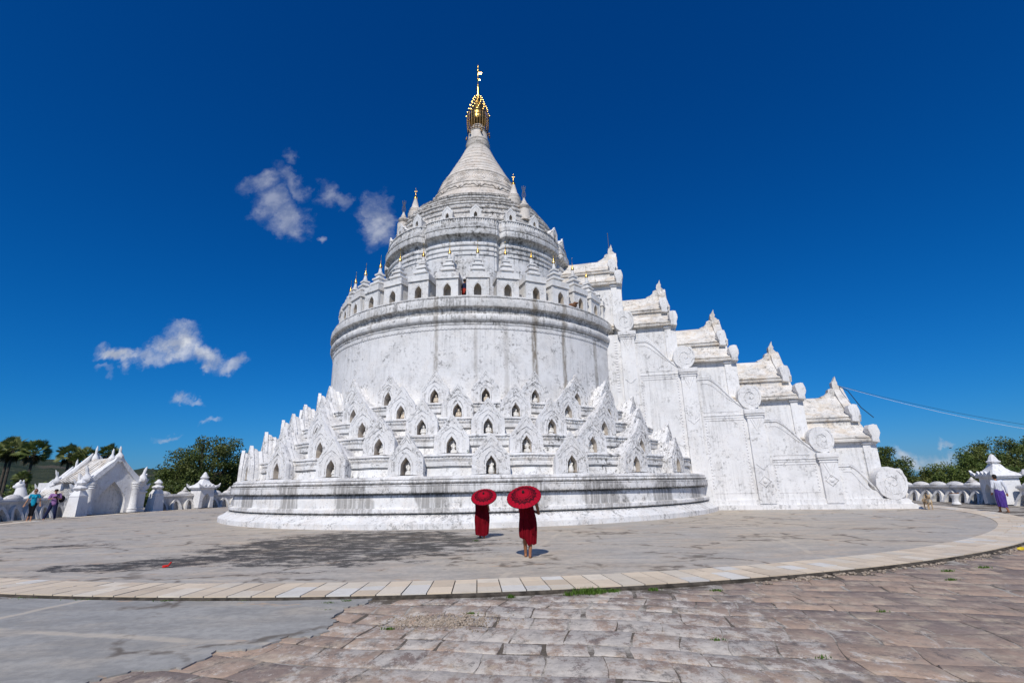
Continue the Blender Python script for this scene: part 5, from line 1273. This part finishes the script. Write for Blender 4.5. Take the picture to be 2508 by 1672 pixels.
def palm(x,y,ztop,s,label,seed,fr=30):
    rd=random.Random(seed); t=thing('palm_tree',label,'palm',(x,y,GZ),0,'toddy palms beyond the left wall'); h=ztop-GZ-.2
    MB().tube([(0,0,-.2),(.05,0,h*.35),(-.05,.02,h*.7),(0,0,h)],[.24,.17,.15,.13],10).build('trunk',M['bark'],t)
    cr=MB(); dr=MB()
    def fan(mb,d,L,w,dp=.10):
        d=V(d).normalized(); c=V((0,0,h))+d*L; nrm=(V((0,0,1))-d*d.z); nrm=nrm.normalized() if nrm.length>.05 else V((1,0,0))
        nrm.rotate(Matrix.Rotation(rd.uniform(-1.0,1.0),3,d)); side=d.cross(nrm).normalized()
        mb.tube([(0,0,h),tuple(c)],[.035,.02],4)
        K=19
        for k in range(K):
            a=-2.35+4.7*k/(K-1); e=(d*cos(a)+side*sin(a)).normalized()
            ln=w*rd.uniform(.88,1.08); b1=c+e*ln*.55+nrm*.10*ln*abs(sin(a)); tip=c+e*ln+V((0,0,-dp*ln))+nrm*.14*ln*abs(sin(a)); s_=e.cross(nrm).normalized()*w*.075
            mb.add([tuple(c),tuple(b1+s_),tuple(tip),tuple(b1-s_)],[(0,1,2,3)])
    for k in range(fr):
        f=(k+.5)/fr; a=k*2.39996; e=math.asin(max(-1,min(1,1-1.62*f))); d=(cos(a)*cos(e),sin(a)*cos(e),sin(e)); fan(cr,d,s*rd.uniform(.62,.85),s*rd.uniform(.42,.56),.10)
    for k in range(14):
        a=k*2.1; d=(cos(a)*.55,sin(a)*.55,-1); fan(dr,d,s*rd.uniform(.45,.75),s*.42,.3)
    cr.build('crown',M['palm'],t,smooth=0,recalc=False); dr.build('dead_fronds',M['dry'],t,smooth=0,recalc=False); return t
for q in ((-62.6,62,7.0,1.55,'tallest fan palm at the left edge, its crown merging with a neighbour',1),(-64.6,63.5,6.9,1.45,'fan palm cut by the left edge of the view',2),(-59.9,62,6.6,1.5,'straight fan palm standing alone, second from the left edge',3),(-55.3,62,6.2,1.35,'left fan palm of the three above the gateway',4),(-53.2,62,5.8,1.4,'middle fan palm of the three above the gateway',5),(-51.3,63,6.4,1.1,'right fan palm of the three, just behind the gateway finial',6),(-58.6,60,3.5,.85,'short young fan palm between the two palm groups',7),(-65.5,60,3.9,1.0,'short fan palm low at the left edge',8)): palm(*q)
# hills and far scrub
def hills():
    mb=MB(); prof=[(-60,40),(-52,38),(-48,33),(-46,29),(-43.5,24.5),(-42.2,23.5),(-40.2,19.8),(-37.6,17.6),(-35,17.2),(-30,16),(-24,9),(-18,3),(-10,-3)]
    def hz(deg):
        for (a,z0),(b,z1) in zip(prof,prof[1:]):
            if a<=deg<=b: f=(deg-a)/(b-a); f=f*f*(3-2*f); return z0+(z1-z0)*f
        return prof[0][1] if deg<-60 else -5
    n=120; rows=[(250,.02),(330,.22),(420,.55),(520,.85),(640,1.0),(760,.9),(900,.4)]
    vs=[];fs=[]; rd=random.Random(2)
    for d,k in rows:
        for i in range(n+1):
            deg=-64+58*i/n; z=hz(deg)*k*1.28*(d/640) - 4.6*(1-k)
            z+= (sin(deg*1.7+d*.02)*.8+sin(deg*4.1+d*.05)*.5+rd.uniform(-.5,.5))*k
            a=R_(deg); vs.append((d*sin(a)/cos(a*.0),d*cos(a),z))
    for j in range(len(rows)-1):
        for i in range(n): fs.append((j*(n+1)+i,j*(n+1)+i+1,(j+1)*(n+1)+i+1,(j+1)*(n+1)+i))
    m,T,b=newmat('hill_scrub',.95,.1); p=T.new('ShaderNodeNewGeometry').outputs['Position']
    c=T.mix(T.ramp(T.noise(p,.02,6,.6),.35,.65),(.035,.055,.035),(.075,.085,.05)); c=T.mix(T.ramp(T.noise(p,.12,6,.7),.45,.65,0,.7),c,(.02,.036,.022)); x,y,z=T.sep(p)
    c=T.mix(T.ramp(T.noise(p,.012,3),.55,.62,0,.6),c,(.16,.13,.10))
    T.set(b.inputs['Base Color'],c); T.set(b.inputs['Normal'],T.bump(T.noise(p,.25,6,.7),1,3))
    struct(MB().add(vs,fs).build('hills',m,smooth=60))
hills()
sc=MB(); rd=random.Random(77)
for k in range(300):
    d=rd.uniform(85,200); deg=rd.uniform(-52,-22); a=R_(deg); x,y=d*sin(a),d*cos(a); z=GZ+ (d-85)*.055*rd.uniform(.5,1)
    leaves(sc,(x,y,z+1.2),rd.uniform(1.8,3.4)*(d/110)**.5,70,.75*(d/110)**.6,rd,.7)
for k in range(170):
    d=rd.uniform(78,150); deg=rd.uniform(30,54); a=R_(deg); leaves(sc,(d*sin(a),d*cos(a),GZ+2.2),rd.uniform(1.8,3.0),70,.65,rd,.7)
o=sc.build('forest',M['leaf2'],None,smooth=0,recalc=False); o['kind']='stuff'; o['label']='low green scrub and far woodland beyond the terrace walls'
# one bird
bd=MB().cap((-.14,0,0),.045,(.14,0,.01),.05,8); bd.add([(-.05,0,.03),(.08,0,.03),(.02,.5,.16),(-.04,.52,.15)],[(0,1,2,3)]); bd.add([(-.05,0,.03),(.08,0,.03),(.02,-.5,.16),(-.04,-.52,.15)],[(0,1,2,3)])
tag(bd.build('bird',M['hair'],None,(68,78,5.6),0,0,recalc=False),'small dark bird flying above the trees on the right','bird')
# ------------------------------------------------------------------ sky, sun, camera
SUN_EL,SUN_AZ=R_(46),R_(180+9)
w=bpy.data.worlds.new('World'); scn.world=w; w.use_nodes=True; T=NT(w.node_tree)
bg=T.n['Background']; sky=T.new('ShaderNodeTexSky'); sky.sky_type='NISHITA'; sky.sun_disc=False; sky.sun_elevation=SUN_EL; sky.sun_rotation=SUN_AZ
sky.altitude=0; sky.air_density=1.0; sky.dust_density=.35; sky.ozone_density=4.0
r_,g_,b_=T.sep(T.vm('MULTIPLY',sky.outputs[0],(.1,.1,.1)))
# deep polarised blue: per-channel response of the sky colour
skc=T.comb(T.math('MULTIPLY',T.math('POWER',r_,2.6),.40),T.math('MULTIPLY',T.math('POWER',g_,1.1),.475),T.math('MULTIPLY',T.math('POWER',b_,.95),.85))
dirv=T.new('ShaderNodeTexCoord').outputs['Generated']
x,y,z=T.sep(dirv); ys=T.math('MAXIMUM',y,.02); u=T.math('DIVIDE',x,ys); v=T.math('DIVIDE',z,ys)
uv=T.comb(u,v,0.0)
wc=T.new('ShaderNodeTexNoise'); T.l.new(uv,wc.inputs['Vector']); wc.inputs['Scale'].default_value=13; wc.inputs['Detail'].default_value=7; wc.inputs['Roughness'].default_value=.62
uvw=T.vm('ADD',uv,T.vm('SCALE',T.vm('SUBTRACT',wc.outputs['Color'],(.5,.5,.5)),scale=.11)); uw,vw,_z=T.sep(uvw)
n1=T.noise(T.vm('MULTIPLY',uvw,(1,1.35,1)),11,10,.66,.5); n2=T.noise(uvw,40,8,.7)
nz=T.math('ADD',T.math('MULTIPLY',n1,.78),T.math('MULTIPLY',n2,.22))
tot=None
for cx,cy,rx,ry,ang,st in ((-.842,.276,.066,.026,0,1.0),(-.705,.298,.062,.050,-12,1.05),(-.655,.275,.055,.028,-25,.9),(-.595,.256,.038,.022,0,.7),(-.76,.272,.06,.02,0,.55),
   (-.555,.632,.055,.060,0,.42),(-.585,.690,.055,.032,10,.40),(-.51,.590,.060,.050,-35,.50),(-.485,.560,.030,.034,0,.46),(-.515,.690,.065,.022,-45,.30),
   (-.43,.655,.033,.040,0,.36),(-.395,.640,.042,.026,-35,.34),(-.31,.600,.046,.068,0,.60),(-.298,.560,.048,.050,0,.58),(-.683,.172,.030,.014,0,.55),(-.65,.170,.024,.008,0,.4),(-.614,.137,.020,.008,15,.4),(-.705,.098,.030,.009,0,.45),(-.527,.757,.020,.022,30,.26),(-.429,.534,.014,.012,0,.4),(-.86,.24,.03,.008,0,.22),
   (.775,.034,.034,.022,-20,.75),(.84,.022,.075,.020,0,.45),(.86,.052,.018,.009,0,.45),(.92,.03,.05,.018,0,.4)):
    ca,sa=cos(R_(ang)),sin(R_(ang)); du=T.math('SUBTRACT',uw,cx); dv=T.math('SUBTRACT',vw,cy)
    p=T.math('ADD',T.math('MULTIPLY',du,ca/rx),T.math('MULTIPLY',dv,sa/rx)); q=T.math('ADD',T.math('MULTIPLY',du,-sa/ry),T.math('MULTIPLY',dv,ca/ry))
    e=T.math('SUBTRACT',1.0,T.math('SQRT',T.math('ADD',T.math('MULTIPLY',p,p),T.math('MULTIPLY',q,q))))
    dd=T.math('MULTIPLY',T.ramp(T.math('ADD',T.math('MULTIPLY',e,.62),nz),.44,1.06),st)
    tot=dd if tot is None else T.math('MAXIMUM',tot,dd)
tot=T.math('MULTIPLY',tot,T.ramp(y,.02,.1))
soft=T.noise(uv,22,6,.6)
cc=T.mix(T.ramp(soft,.35,.65),(.41,.45,.54),(.76,.78,.82))
fin=T.mix(T.math('MULTIPLY',tot,.85),skc,cc)
T.l.new(T.vm('MULTIPLY',fin,(10,10,10)),bg.inputs['Color']); bg.inputs['Strength'].default_value=.1
sd=bpy.data.lights.new('sun','SUN'); sd.energy=3.75; sd.angle=R_(.53); sd.color=(1,.955,.89)
so=bpy.data.objects.new('sun',sd); COL.objects.link(so)
sdir=Vector((sin(SUN_AZ)*cos(SUN_EL),cos(SUN_AZ)*cos(SUN_EL),sin(SUN_EL))); so.rotation_mode='QUATERNION'; so.rotation_quaternion=sdir.to_track_quat('Z','Y'); so.location=sdir*60
cam=bpy.data.cameras.new('camera'); co_=bpy.data.objects.new('camera',cam); COL.objects.link(co_); scn.camera=co_
cam.sensor_width=36; cam.sensor_fit='HORIZONTAL'; cam.lens=36*1120/2352; cam.clip_start=.05; cam.clip_end=20000
co_.location=(0,0,CAMH)
co_.rotation_mode='QUATERNION'
co_.rotation_quaternion=(Matrix.Rotation(R_(90+16.2),4,'X')@Matrix.Rotation(R_(-1.1),4,'Z')).to_quaternion()
scn.render.resolution_x=1024; scn.render.resolution_y=682
vs_=scn.view_settings; scn.display_settings.display_device='sRGB'; vs_.view_transform='Standard'; vs_.look='None'; vs_.exposure=0.0; vs_.gamma=1
